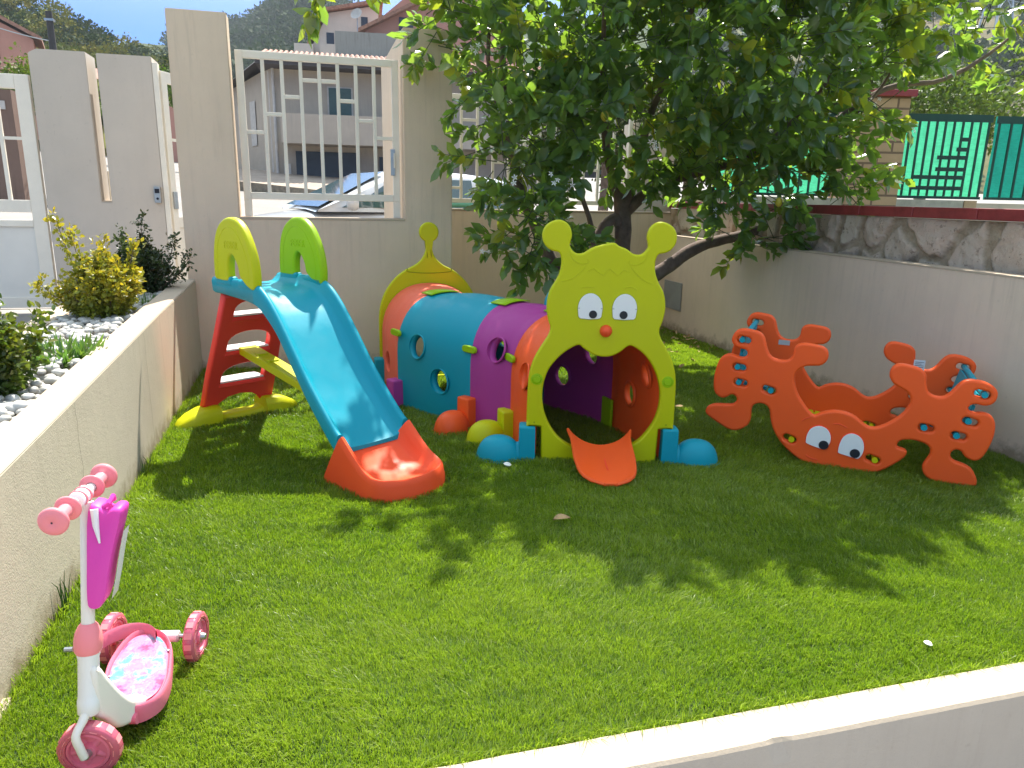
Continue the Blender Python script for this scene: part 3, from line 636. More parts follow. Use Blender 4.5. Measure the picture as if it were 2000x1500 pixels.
# clips joining the sections
def clip(J,side,z,name='clip',mat=None,top=False,along=.085):
    u=Vector((J[2],J[3],0)); n_=Vector((-J[3],J[2],0)); c=Vector((J[0],J[1],0))
    if top:
        rows=[]
        for i in range(9):
            a=PI/2+R(15)*(1-i/4)+R(14)*side; x=(J[4]+.02)*math.copysign(abs(math.cos(a))**.86,math.cos(a)); z_=Z0+(ZT-Z0+.02)*math.sin(a)**.92
            rows.append([c+u*x+n_*q+Vector((0,0,z_+.004)) for q in (-along*.75,-along*.25,along*.25,along*.75)])
        mb=MB(); mb.grid(rows); o=mb.build(name,M['green'],CT,smooth=True); s=o.modifiers.new('s','SOLIDIFY'); s.thickness=.006; s.offset=1
    else:
        P=c+u*side*(J[4]+.018)+Vector((0,0,z)); 
        ol=slot(0,0,along*.9,.021,0); o=panel(name,ol,M['green'],CT,.022,.006)
        o.location=P; o.rotation_euler=(0,R(0),math.atan2(n_.y,n_.x))
        if z>.42: o.rotation_euler=(R(-side*(0)),0,math.atan2(n_.y,n_.x))
for J in (J1,J2,J3):
    for sd_ in (-1,1): clip(J,sd_,.475 if J is not J3 else .49)
    clip(J,.15,0,top=True)
# feet: column plus toe dome
def foot(J,side,mat,col_h=.185,fwd=.0,out=.20,rad=.105,ht=.125,w=.052):
    u=Vector((J[2],J[3],0))*side; n_=Vector((-J[3],J[2],0)); c=Vector((J[0],J[1],0))+u*(J[4]+.030)+n_*fwd
    mb=MB(); 
    def L(a,b,z): q=c+u*a+n_*b; return (q.x,q.y,z)
    rows=[]
    for z,s_ in ((-.02,1),(col_h-.012,.96),(col_h-.003,.92),(col_h,.82)):
        rows.append([L(-.042*s_,-w*s_,z),L(.040*s_,-w*s_,z),L(.046*s_,-(w-.012)*s_,z),L(.046*s_,(w-.012)*s_,z),L(.040*s_,w*s_,z),L(-.042*s_,w*s_,z)])
    mb.grid(rows,closed=True); k=len(mb.v); mb.f.append(tuple(range(k-6,k))); mb.m.append(0)
    # toe: flattened dome stretched outwards, with a flat sole flange
    rows=[]
    for i in range(13):
        a=PI/2*i/12; r_=math.cos(a)**.75; z=ht*math.sin(a)
        rows.append([L(out-.075+ (rad*1.12)*r_*math.cos(2*PI*j/32)+(.0 if i else .0),rad*.86*r_*math.sin(2*PI*j/32),z-.005) for j in range(32)])
    mb.grid(rows,closed=True)
    # instep joining toe and column
    rows=[]
    for i in range(9):
        a=PI*i/8; rows.append([L(x,-math.cos(a)*hw_,-.01+math.sin(a)**.8*hh) for x,hw_,hh in ((.02,.050,.110),(.07,.056,.098),(.12,.064,.092))])
    mb.grid(rows)
    fl=[]
    for rr_,z in ((1.0,-.01),(1.10,-.01),(1.10,.004),(1.0,.008)): fl.append([L(out-.075+rad*1.12*rr_*math.cos(2*PI*j/32),rad*.86*rr_*math.sin(2*PI*j/32),z) for j in range(32)])
    mb.grid(fl,closed=True)
    mb.build('foot',mat,CT,smooth=True,sharp=50)
FF=(0,0,fx.x,fx.y,.345)
foot(FF,-1,M['blue'],.19,.012,out=.225,rad=.108,ht=.130); foot(FF,1,M['blue'],.19,.012,out=.225,rad=.108,ht=.130)
foot(J1,-1,M['lime'],.175); foot(J1,1,M['lime'],.175); foot(J2,-1,M['coral'],.185); foot(J2,1,M['coral'],.185); foot(J3,-1,M['purple'],.18); foot(J3,1,M['purple'],.18)
foot(J4,-1,M['blue'],.18,-.02); foot(J4,1,M['blue'],.18,-.02)
# green inner upright seen through the mouth
u1=Vector((J1[2],J1[3],0)); c1_=Vector((J1[0],J1[1],0))+u1*(J1[4]-.035)
MB().box((c1_.x-.014,c1_.y-.055,-.01),(c1_.x+.004,c1_.y+.055,.185),rz=R(8)).build('inner_upright',M['green'],CT,bev=.005)
# face plate
frt=[(0.022,1.145),(0.049,1.130),(0.083,1.118),(0.107,1.103),(0.125,1.092),(0.155,1.089),(0.178,1.102),(0.193,1.125),(0.192,1.146),(0.186,1.169),(0.188,1.195),(0.198,1.221),(0.220,1.242),(0.252,1.251),(0.285,1.243),(0.313,1.224),(0.328,1.198),(0.332,1.17),(0.325,1.140),(0.305,1.114),(0.278,1.100),(0.248,1.093),(0.236,1.070),(0.233,1.036),(0.240,0.993),(0.259,0.951),(0.284,0.908),(0.297,0.859),(0.299,0.81),(0.290,0.757),(0.277,0.715),(0.285,0.677),(0.313,0.630),(0.343,0.578),(0.365,0.525),(0.380,0.455),(0.385,0.336),(0.386,0.19)]
fo=[(x+.004,z) for x,z in frt]; fo=fo+[(.310,.188),(.309,.10),(.306,-.01),(-.302,-.01),(-.304,.10),(-.305,.188)]+[(-x+.004,z) for x,z in frt[:0:-1]]
top=smoothpts([(-x+.004,z) for x,z in frt[:0:-1]]+[(.004+x,z) for x,z in frt],3,closed=False)
# pointed tuft scallops on the crown
outl=top+[(.389,.188),(.312,.187),(.308,-.01),(-.302,-.01),(-.306,.187),(-.382,.188)]
mo=[(-.124,.628),(-.104,.614),(-.067,.589),(-.028,.573),(.011,.569),(.052,.576),(.090,.597),(.116,.620),(.141,.630),(.178,.612),(.217,.580),(.253,.535),(.280,.485),(.299,.430),(.308,.375),(.306,.305),(.288,.235),(.255,.175),(.215,.125),(.15,.085),(.08,.065),(.0,.06),(-.08,.065),(-.14,.083),(-.205,.125),(-.252,.183),(-.286,.255),(-.302,.335),(-.299,.415),(-.277,.49),(-.240,.545),(-.200,.585),(-.157,.615)]
mo=smoothpts(mo[::-1],3)
FZ=math.atan2(fx.y,fx.x)
fp=panel('face_panel',outl,M['lime'],CT,.045,.011,[mo],rot=(0,0,FZ))
def onf(name,mb,mat,parent=fp,**k): return mb.build(name,mat,parent,**k)
YF=-.0225
grooves=[smoothpts([(-.227,.952),(-.182,.962),(-.15,.984),(-.119,1.014),(-.108,1.03)],4,closed=False),smoothpts([(.235,.945),(.19,.962),(.158,.985),(.132,1.012),(.118,1.03)],4,closed=False),
 smoothpts([(-.187,1.095),(-.175,1.066),(-.147,1.044),(-.112,1.040),(-.095,1.05),(-.102,1.064)],4,closed=False),smoothpts([(.196,1.095),(.184,1.066),(.156,1.044),(.122,1.040),(.105,1.05),(.112,1.064)],4,closed=False),
 [(-.095,1.004),(-.068,1.018),(-.043,1.0),(-.016,.985),(.004,1.010),(.012,1.019),(.024,1.010),(.054,.986),(.082,1.014),(.11,1.004)],
 smoothpts([(-.126,.919),(-.094,.927),(-.056,.925)],4,closed=False),smoothpts([(.09,.924),(.122,.930),(.155,.916)],4,closed=False)]
for gph in grooves:
    MB().tube([(x,YF-.0004,z) for x,z in gph],.0024,6).build('moulded_line',M['lime'],fp,smooth=True)
for sx in (-1,1): MB().lathe([(0,.0025),(.004,.002),(.0045,0)],(0,-1,0),(.004+sx*.345,YF,.213),10).build('screw',M['limedark'],fp)
for sx in (-1,1):
    MB().lathe([(0,.004),(.018,.004),(.022,.0),(.024,.003),(.030,.002),(.031,-.001)],(0,-1,0),(.004+sx*.338,YF,.445),24).build('round_boss',M['green'],fp,smooth=True)
def eye(cx,z0,w,h,ppos,parent,ysurf,k=1,tilt=0,pr=.019):
    pts=[]
    for i in range(19):
        a=-R(12)+(PI+R(24))*i/18; pts.append((cx+w*math.cos(a),z0+h*.42+h*.58*math.sin(a)))
    pts+=[(cx-w*.93,z0+.012),(cx-w*.80,z0+.002),(cx,z0-.002),(cx+w*.80,z0+.002),(cx+w*.93,z0+.012)]
    c,s=math.cos(tilt),math.sin(tilt); pts=[(cx+(x-cx)*c-(z-z0)*s,z0+(x-cx)*s+(z-z0)*c) for x,z in pts]
    e=panel('eye',pts,M['white_p'],parent,.008,.0025,loc=(0,ysurf-.002,0))
    MB().tube([(x*1.0,ysurf-.0006,z) for x,z in pts+pts[:1]],.0022,6,caps=False).build('eye_outline',M['limedark'] if parent is fp else M['coral'],e,loc=(0,-ysurf+.002,0) ,smooth=True)
    p=MB().lathe([(0,.004),(pr*.92,.0038),(pr,.001),(pr,-.002)],(0,-1,0),(ppos[0],-.0042,ppos[1]),28).build('pupil',M['black_p'],e,smooth=True)
    for q in (-1,1):
        MB().box((cx+q*w*.93-.005,-.0055,z0+h*.42-.002),(cx+q*w*.93+.005,-.0035,z0+h*.42+.002)).build('fixing_slot',M['metal'],e)
    return e
eye(-.076,.765,.062,.130,(-.061,.789),fp,YF,pr=.0205); eye(.097,.765,.062,.130,(.093,.789),fp,YF,pr=.0205)
MB().lathe([(0,.036),(.010,.034),(.020,.027),(.028,.016),(.0315,.004),(.032,-.004)],(0,-1,0),(.009,YF,.705),32).build('nose',M['orange'],fp,smooth=True)
# tongue ramp
rows=[]
for i in range(15):
    t=i/14; y=-.035-.36*t; z=.165-.150*t**.85+.012*t*t; 
    w_=float(np.interp(t,[0,.15,.5,.75,.88,.96,1],[.165,.150,.152,.142,.118,.075,.03])); row=[]
    for j in range(17):
        q=-1+j/8; row.append((.004+w_*q+.02*t,y-(1-q*q)*(.0 if t<.1 else -.0)-(1-q*q)*.02*(1-t)+ (.04*(q*q) *(1-t)),z-.055*(1-q*q)*(1-t)**1.3+.018*abs(q)**6*(1-t*.5)))
    rows.append(row)
mb=MB(); mb.grid(rows); tg=mb.build('tongue',M['coral'],CT,smooth=True,rot=(0,0,FZ)); s=tg.modifiers.new('s','SOLIDIFY'); s.thickness=.018; s.offset=1; bv=tg.modifiers.new('b','BEVEL'); bv.width=.006; bv.segments=3; bv.limit_method='ANGLE'; bv.angle_limit=R(50)
MB().tube([(.014,-.20,.083),(.018,-.24,.066),(.024,-.28,.053)],.002,6).build('tongue_crease',M['red'],tg,smooth=True)
# tail plate with one antenna
tp=smoothpts([(-.375,.42),(-.372,.50),(-.352,.60),(-.31,.69),(-.25,.765),(-.18,.82),(-.11,.855),(-.065,.89),(-.035,.935),(-.022,.98),(-.018,1.03)],3,closed=False)
ta=[(.072*math.cos(a),1.095+.072*math.sin(a)) for a in [R(256-k*332/26) for k in range(27)]]
tout=[(-.375,-.01)]+tp+ta+[(-x,z) for x,z in tp[::-1]]+[(.375,-.01)]
tin=[(-.29,.02)]+[(-.29,.36)]+[(.29*math.cos(PI-PI*k/16),.36+.30*math.sin(PI*k/16)) for k in range(1,16)]+[(.29,.36),(.29,.02)]
tl=panel('tail_panel',tout,M['lime'],CT,.045,.011,[tin]); tl.location=(.83-CL[0],5.43-CL[1],0)
MB().tube([(x,-.0235,z) for x,z in smoothpts([(-.16,.835),(-.165,.815),(-.12,.806),(0,.800),(.12,.806),(.165,.815),(.16,.835)],3,closed=False)],.003,6).build('moulded_line',M['limedark'],tl,smooth=True)
# blue bubble dome on top behind the face
MB().lathe([(.085,-.02),(.085,.03),(.080,.07),(.062,.105),(.035,.125),(0,.132)],(0,0,1),(1.385-CL[0]+.03,4.16-CL[1],.70),28).build('bubble_dome',M['blue'],CT,smooth=True)
# ================= ORANGE ROCKER =================
RK=thing('seesaw_rocker',(2.728,2.972,0),'orange crab shaped rocker with cut out arms and big eyes beside the grey wall','rocker',rz=R(-39))
RO=[(-0.731, 0.653), (-0.712, 0.686), (-0.676, 0.699), (-0.629, 0.695), (-0.591, 0.686), (-0.566, 0.659), (-0.553, 0.617), (-0.534, 0.574), (-0.503, 0.552), (-0.462, 0.548), (-0.432, 0.559), (-0.417, 0.587), (-0.415, 0.617), (-0.399, 0.641), (-0.364, 0.651), (-0.317, 0.647), (-0.281, 0.642), (-0.255, 0.625), (-0.246, 0.592), (-0.256, 0.56), (-0.284, 0.538), (-0.343, 0.531), (-0.380, 0.507), (-0.396, 0.474), (-0.391, 0.431), (-0.370, 0.375), (-0.336, 0.326), (-0.303, 0.288), (-0.277, 0.272), (-0.244, 0.293), (-0.187, 0.311), (-0.128, 0.309), (-0.079, 0.290), (-0.042, 0.262), (-0.005, 0.246), (0.038, 0.258), (0.090, 0.297), (0.132, 0.345), (0.153, 0.403), (0.139, 0.445), (0.101, 0.467), (0.067, 0.486), (0.045, 0.520), (0.046, 0.555), (0.062, 0.581), (0.092, 0.591), (0.139, 0.585), (0.178, 0.574), (0.205, 0.547), (0.210, 0.508), (0.224, 0.465), (0.257, 0.446), (0.294, 0.448), (0.320, 0.473), (0.347, 0.516), (0.372, 0.54), (0.407, 0.547), (0.455, 0.54), (0.494, 0.521), (0.514, 0.493), (0.511, 0.454), (0.493, 0.432), (0.465, 0.424), (0.44, 0.428), (0.418, 0.424), (0.404, 0.408), (0.413, 0.390), (0.438, 0.385), (0.467, 0.390), (0.497, 0.383), (0.519, 0.36), (0.529, 0.326), (0.53, 0.278), (0.521, 0.228), (0.505, 0.178), (0.486, 0.150), (0.458, 0.143), (0.426, 0.158), (0.407, 0.182), (0.384, 0.188), (0.366, 0.172), (0.366, 0.149), (0.385, 0.130), (0.428, 0.118), (0.462, 0.101), (0.489, 0.061), (0.497, 0.027), (0.481, 0.011), (0.402, 0.006), (0.338, 0.007), (0.294, 0.014), (0.262, 0.04), (0.252, 0.078), (0.263, 0.112), (0.276, 0.145), (0.27, 0.179), (0.24, 0.2), (0.19, 0.208), (0.147, 0.201), (0.127, 0.182), (0.130, 0.161), (0.155, 0.155), (0.174, 0.143), (0.167, 0.112), (0.121, 0.062), (0.069, 0.021), (0.026, 0.003), (-0.043, -0.006), (-0.132, -0.010), (-0.222, -0.008), (-0.290, 0.003), (-0.363, 0.042), (-0.431, 0.101), (-0.476, 0.17), (-0.495, 0.23), (-0.506, 0.277), (-0.532, 0.299), (-0.565, 0.299), (-0.588, 0.284), (-0.596, 0.254), (-0.594, 0.213), (-0.602, 0.177), (-0.627, 0.150), (-0.667, 0.130), (-0.712, 0.134), (-0.784, 0.171), (-0.832, 0.203), (-0.838, 0.228), (-0.822, 0.252), (-0.788, 0.267), (-0.74, 0.272), (-0.694, 0.280), (-0.677, 0.304), (-0.688, 0.328), (-0.710, 0.330), (-0.732, 0.313), (-0.760, 0.306), (-0.793, 0.326), (-0.807, 0.366), (-0.808, 0.426), (-0.798, 0.487), (-0.780, 0.53), (-0.752, 0.552), (-0.722, 0.556), (-0.695, 0.548), (-0.672, 0.543), (-0.650, 0.552), (-0.646, 0.572), (-0.660, 0.587), (-0.691, 0.590), (-0.717, 0.602), (-0.733, 0.626)]
sl_=[(-.668,.638,R(-8)),(-.679,.488,R(-8)),(-.665,.404,R(-10)),(-.517,.382,R(-14)),(.450,.481,R(-10)),(.422,.338,R(-14)),(.384,.259,R(-8)),(.240,.280,R(-6)),(-.385,.128,R(-18)),(.025,.079,R(-14))]
holes=[slot(x,z,.034,.0175,a) for x,z,a in sl_]+[circ(-.667,.565,.0001+.012,.012,12)][:0]
ro=smoothpts(RO,2)
DEP=.66
for k,yc in ((0,.024),(1,DEP+.024)):
    p=panel('side_panel' ,ro,M['coral'],RK,.046,.014,holes,loc=(0,yc,0),res=4)
    if k==0: front=p
    else:
        lb=MB().box((-.6225,-.0245,.595),(-.555,-.0238,.622)); 
        MB().box((.205,-.0248,.430),(.262,-.0236,.500)).build('warning_label',plain('label_white',(.62,.64,.66),.4,0,.05),p)
        for q in range(6): MB().box((.211,-.0256,.438+q*.0095),(.256-.012*(q%3==1),-.0250,.4405+q*.0095)).build('label_text_line',M['black_p'],p)
        MB().box((-.535,-.0248,.515),(-.470,-.0236,.545)).build('warning_label',plain('label_grey',(.42,.42,.42),.4,0,.1),p)
# rods through both panels, doubled in every slot (front end sits to one side of the slot)
for i,(x,z,a) in enumerate(sl_):
    off=(-.010 if i in (0,1,2,5,6,7) else .010)
    MB().tube([(x+off*math.cos(a),-.004,z+off*math.sin(a)),(x+off*math.cos(a),DEP+.052,z+off*math.sin(a))],.0148,16).build('rod',M['lime'] if i>=8 else M['blue'],RK,smooth=True)
def slats(name,A,B,n,mat,w=.6,gap=.25,t=.012,y0=.049,y1=DEP-.001,ribs=True):
    A=Vector((A[0],0,A[1])); B=Vector((B[0],0,B[1])); d=(B-A); L=d.length; d.normalize(); nn=Vector((-d.z,0,d.x)); mb=MB()
    for k in range(n):
        a=A+d*L*(k+gap/2)/n; b_=A+d*L*(k+1-gap/2)/n
        q=[a-nn*t/2,b_-nn*t/2,b_+nn*t/2,a+nn*t/2]
        mb.add([(p.x,y0,p.z) for p in q]+[(p.x,y1,p.z) for p in q],[(0,1,2,3),(7,6,5,4),(0,4,5,1),(1,5,6,2),(2,6,7,3),(3,7,4,0)])
    a=A-nn*t*.9; b_=B-nn*t*.9
    q=[a,b_,b_+nn*t*.5,a+nn*t*.5]
    mb.add([(p.x,y0,p.z) for p in q]+[(p.x,y1,p.z) for p in q],[(0,1,2,3),(7,6,5,4),(0,4,5,1),(1,5,6,2),(2,6,7,3),(3,7,4,0)])
    return mb.build(name,mat,RK,bev=.002)
slats('backrest',(-.672,.628),(-.690,.415),7,M['blue']); slats('backrest',(.447,.470),(.405,.270),7,M['blue'])
slats('seat',(-.655,.395),(-.53,.378),3,M['blue']); slats('seat',(.37,.268),(.255,.285),3,M['blue'])
slats('footboard',(-.372,.135),(.012,.088),9,M['lime'])
MB().tube([(-.565,.05,.40),(-.50,DEP/2,.43),(-.565,DEP-.01,.40)],.012,10)
# face on the front panel
YR=-.024+.001
def reye(pts,pup):
    e=panel('eye',smoothpts(pts,3),M['white_p'],front,.008,.0025,loc=(0,YR-.002,0))
    MB().tube([(x,-.001+.0,z) for x,z in smoothpts(pts,3)+pts[:1]],.0022,6,caps=False).build('eye_outline',M['red'],e,smooth=True)
    MB().lathe([(0,.004),(.0225,.0038),(.0245,.001),(.0245,-.002)],(0,-1,0),(pup[0],-.0042,pup[1]),28).build('pupil',M['black_p'],e,smooth=True)
reye([(-.304,.130),(-.302,.165),(-.286,.202),(-.250,.222),(-.212,.213),(-.190,.185),(-.184,.155),(-.190,.125),(-.207,.100),(-.225,.098),(-.262,.106),(-.297,.117)],(-.215,.121))
reye([(-.143,.100),(-.140,.140),(-.125,.182),(-.092,.204),(-.055,.196),(-.032,.170),(-.023,.135),(-.027,.100),(-.040,.076),(-.056,.072),(-.098,.080),(-.137,.088)],(-.062,.099))
for L in ([(-.182,.240),(-.150,.243),(-.112,.228)],[(-.297,.052),(-.270,.038),(-.232,.034)],[(-.128,.020),(-.095,.012),(-.058,.017)],[(-.335,.232),(-.32,.250),(-.295,.262)]):
    MB().tube([(x,YR-.0005,z) for x,z in smoothpts(L,4,closed=False)],[.001]+[.0030]*7+[.001] ,6).build('moulded_line',M['orange'],front,smooth=True)
# ================= SCOOTER =================
SC=thing('scooter',(-.55,1.95,0),"pink and white three wheeled toy scooter with a pink bag beside the planter wall",'scooter')
SO=Vector((-.55,1.95,0))
def S_(*p): return Vector(p)-SO
B_=Vector((.13,.991,0)).normalized(); F_=Vector((.991,-.13,0)).normalized(); Zv=Vector((0,0,1))
m,nt,b=nodes('translucent_pink_tyre'); b.inputs['Base Color'].default_value=(.85,.22,.28,1); b.inputs['Roughness'].default_value=.25; b.inputs['Transmission Weight'].default_value=.35
n=tex(nt,'ShaderNodeTexVoronoi',28,2,.5); nt.links.new(mixc(nt,ramp(nt,n.outputs['Distance'],.1,.5),(.95,.45,.42),(.80,.16,.24)),b.inputs['Base Color']); M['tyre']=m
M['cream_p']=plastic('cream_plastic',(.78,.74,.66),.3,.5,.1); M['lpink']=plastic('light_pink_plastic',(.85,.25,.27),.35)
def wheel(C,ax,r=.070,w=.030,parent=SC):
    ax=Vector(ax).normalized(); h=w/2
    wh=MB().lathe([(r*.72,-h*.92),(r*.90,-h),(r*.98,-h*.7),(r,-h*.25),(r,h*.25),(r*.98,h*.7),(r*.90,h),(r*.72,h*.92),(r*.70,h*.5),(r*.70,-h*.5),(r*.72,-h*.92)],ax,tuple(C),40).build('wheel',M['tyre'],parent,smooth=True,sharp=50)
    mb=MB()
    mb.lathe([(r*.70,-h*.75),(r*.62,-h*.85),(r*.58,-h*.4),(r*.30,-h*.3),(r*.26,-h*.95),(0,-h*.98)],ax,tuple(C),32); mb.lathe([(r*.70,h*.75),(r*.62,h*.85),(r*.58,h*.4),(r*.30,h*.3),(r*.26,h*.95),(0,h*.98)],ax,tuple(C),32)
    e1=ax.orthogonal().normalized(); e2=ax.cross(e1)
    for k in range(5):
        a=2*PI*k/5; d=e1*math.cos(a)+e2*math.sin(a); mb.tube([Vector(C)+d*r*.28,Vector(C)+d*r*.62],[h*.62,h*.5],8)
    mb.build('rim',M['pink'],wh,smooth=True,sharp=50)
    # light translucent blocks in the tread
    mb=MB()
    for k in range(14):
        a=2*PI*k/14; d=e1*math.cos(a)+e2*math.sin(a); t=ax.cross(d)
        pts_=[Vector(C)+d*r*.80-ax*(h+.0006),Vector(C)+d*r*1.004-ax*h*.6,Vector(C)+d*r*1.004+ax*h*.6,Vector(C)+d*r*.80+ax*(h+.0006)]
        mb.grid([[p+t*r*q_ for p in pts_] for q_ in (-.12,.12)])
    mb.build('tread_blocks',M['lpink'],wh)
    MB().tube([Vector(C)-ax*(h+.012),Vector(C)+ax*(h+.012)],.006,10).build('axle_bolt',M['metal'],wh)
    MB().lathe([(0,h+.014),(.009,h+.012),(.012,h-.002)],ax,tuple(C),14).lathe([(0,-h-.014),(.009,-h-.012),(.012,-h+.002)],ax,tuple(C),14).build('hub_cap',M['metal'],wh,smooth=True)
    return wh
Wc=S_(-.559,1.668,.068)
wheel(Wc,B_,.070,.034)
RA=Vector((-.618,2.139,0)); RB=Vector((-.383,2.092,0)); rax=(RB-RA).normalized()
wheel(S_(*RA[:2],.070),rax,.072,.032); wheel(S_(*RB[:2],.070),rax,.072,.032)
A=S_(*RA[:2],.072); Bq=S_(*RB[:2],.072)
MB().tube([A+rax*.018,Bq-rax*.018],.0065,12).build('rear_axle',M['metal'],SC,smooth=True)
MB().tube([A+rax*.048,A+rax*.052,Bq-rax*.052,Bq-rax*.048],[.013,.017,.017,.013],16).build('axle_sleeve',M['white_p'],SC,smooth=True)
# stem
T0=S_(-.556,1.688,.165); T1=S_(-.530,1.775,.648); td=(T1-T0).normalized(); at_=lambda z:T0+(T1-T0)*((z-.165)/(.648-.165))
MB().tube([at_(.30),T1],.0145,20).build('stem',M['cream_p'],SC,smooth=True)
MB().tube([at_(.150),at_(.156),at_(.185),at_(.19),at_(.20),at_(.285),at_(.29),at_(.298)],[.020,.0245,.025,.0235,.023,.0225,.0245,.0245],24).build('head_tube',M['white_p'],SC,smooth=True)
MB().tube([at_(.296),at_(.303),at_(.325),at_(.345),at_(.360),at_(.366)],[.026,.030,.031,.028,.021,.016],24).build('collar',M['lpink'],SC,smooth=True)
MB().tube([at_(.305)-F_*.034,at_(.305)-F_*.052],.006,8).build('clamp_bolt',M['metal'],SC)
# fork
for s_ in (-1,1):
    pts=[at_(.165)+B_*s_*.012,at_(.150)+B_*s_*.026-F_*.004,Wc+Zv*.060+B_*s_*.032-F_*.012,Wc+Zv*.028+B_*s_*.033-F_*.006,Wc+B_*s_*.031]
    MB().tube(smoothpts([tuple(p) for p in pts],5,closed=False),[.0105]*6+[.0095]*14+[.009],12).build('fork',M['cream_p'],SC,smooth=True)
# handlebar, grips and flanges
hc=T1+Zv*.012-F_*.012
def bar(a,b,r,n=20,mat=None,name='x'): return MB().tube([hc+B_*a,hc+B_*b],r,n).build(name,mat,SC,smooth=True,sharp=50)
bar(-.125,.125,.011,mat=M['cream_p'],name='handlebar')
cl=MB().tube([hc-B_*.030,hc-B_*.026,hc+B_*.026,hc+B_*.030],[.014,.019,.019,.014],20).build('bar_clamp',M['white_p'],SC,smooth=True)
for a in (-.012,.012): MB().lathe([(.0195,-.003),(.0215,-.002),(.0215,.002),(.0195,.003)],B_,tuple(hc+B_*a),20).build('strap',M['lpink'],cl,smooth=True)
for s_ in (-1,1):
    pf=[(.012,.058),(.027,.060),(.029,.064),(.027,.068),(.016,.071),(.0150,.085),(.0155,.118),(.0165,.121),(.027,.125),(.031,.129),(.032,.134),(.029,.139),(.018,.142),(.004,.1425),(.003,.1415),(0,.1412)]
    g_=MB().lathe(pf,B_*s_,tuple(hc),32).build('grip',M['lpink'],SC,smooth=True,sharp=60)
    MB().lathe([(0,.0005),(.0022,.0)],B_*s_,tuple(hc+B_*s_*.1417),8).build('grip_hole',M['black_p'],g_)
# bag hanging ahead of the stem
def FZp(f,z,bq=0): return at_(z)+F_*(f+.012)+B_*bq
sd_out=[(.0,.638),(.022,.645),(.040,.632),(.054,.640),(.072,.636),(.070,.610),(.058,.560),(.046,.500),(.036,.440),(.024,.412),(.004,.410),(-.004,.430),(-.004,.520)]
so2=smoothpts(sd_out,3)
rows=[]
for bq,sc_ in ((-.030,.82),(-.028,.94),(-.020,1),(.020,1),(.028,.94),(.030,.82)):
    cf,cz=.028,.53; rows.append([FZp(cf+(f-cf)*sc_,cz+(z-cz)*(.5+.5*sc_),bq) for f,z in so2])
mb=MB(); mb.grid(rows,closed=True); k=len(so2); mb.f+=[tuple(range(k-1,-1,-1)),tuple(range(5*k,6*k))]; mb.m+=[0,0]
bag=mb.build('bag',M['hotpink'],SC,smooth=True,sharp=45,fix=True)
rows=[[FZp(f,z,b_) for b_ in (-.019,0,.019)] for f,z in [(.0725,.585),(.064,.54),(.055,.48),(.046,.43),(.036,.415)]]
MB().grid(rows).build('front_badge',plastic('badge_white',(.75,.72,.72),.3),bag,smooth=True,loc=tuple(F_*.002))
MB().tube([FZp(.016,.642,-.031),FZp(.020,.605,-.0325),FZp(.028,.565,-.033)],[.009,.007,.002],8).build('white_tab',M['white_p'],bag,smooth=True)
MB().tube([FZp(.030,.640,-.015),FZp(.042,.648,-.015),FZp(.046,.66,0),FZp(.042,.648,.015),FZp(.030,.640,.015)],.006,8).build('carry_strap',M['hotpink'],bag,smooth=True)
# deck
dc=[(-.505,1.775),(-.470,1.765),(-.430,1.800),(-.418,1.870),(-.425,1.950),(-.438,2.03),(-.470,2.085),(-.515,2.105),(-.556,2.090),(-.585,2.03),(-.590,1.95),(-.575,1.87),(-.545,1.80)]
dcs=smoothpts([(x+.55,y-1.95) for x,y in dc],4)
cxd,cyd=.04,-.01
def ringd(k,z): return [(cxd+(x-cxd)*k,cyd+(y-cyd)*(1-(1-k)*.55),z+ .05*max(0,(y-.075))*(1 if z>.06 else 0)*4) for x,y in dcs]
mb=MB(); mb.grid([ringd(.88,.040),ringd(.98,.044),ringd(1.0,.060),ringd(1.0,.082),ringd(.985,.092),ringd(.95,.095),ringd(.90,.090),ringd(.87,.082)],closed=True)
k=len(dcs); mb.f+=[tuple(range(k-1,-1,-1)),tuple(range(7*k,8*k))]; mb.m+=[0,0]
dk=mb.build('deck',M['pink'],SC,smooth=True,sharp=45)
m,nt,b=nodes('printed_deck_sticker'); v=tex(nt,'ShaderNodeTexVoronoi',26,2,.5); wq=tex(nt,'ShaderNodeTexNoise',16,4,.6)
cr=nt.nodes.new('ShaderNodeValToRGB'); nt.links.new(wq.outputs[0],cr.inputs[0]); e=cr.color_ramp.elements
e[0].position=.36; e[0].color=(.05,.30,.45,1); e[1].position=.66; e[1].color=(.42,.03,.10,1)
for p_,c_ in ((.43,(.45,.26,.36,1)),(.48,(.50,.14,.34,1)),(.53,(.50,.24,.34,1)),(.59,(.50,.12,.28,1))): q=e.new(p_); q.color=c_
cr.color_ramp.interpolation='B_SPLINE'
ln=tex(nt,'ShaderNodeTexNoise',30,5,.6); aa=nt.nodes.new('ShaderNodeMath'); aa.operation='ABSOLUTE'; sb=nt.nodes.new('ShaderNodeMath'); sb.operation='SUBTRACT'; nt.links.new(ln.outputs[0],sb.inputs[0]); sb.inputs[1].default_value=.5; nt.links.new(sb.outputs[0],aa.inputs[0])
nt.links.new(mixc(nt,ramp(nt,aa.outputs[0],.0,.014,.75,0),cr.outputs[0],(.10,.04,.12)),b.inputs['Base Color']); b.inputs['Roughness'].default_value=.22
st_=[(cxd+(x-cxd)*.84,cyd+(y-cyd)*.86,.0865+.2*max(0,y-.075)) for x,y in dcs]
mb=MB(); mb.add(st_,[tuple(range(len(st_)))]); mb.build('deck_sticker',m,dk)
for x,y in ((-.045,-.02),(.085,.07),(.0,.11),(.035,-.13)): MB().lathe([(0,.004),(.004,.003),(.005,0)],(0,0,1),(x+.02,y-.01,.086),10).build('deck_screw',M['metal'],dk)
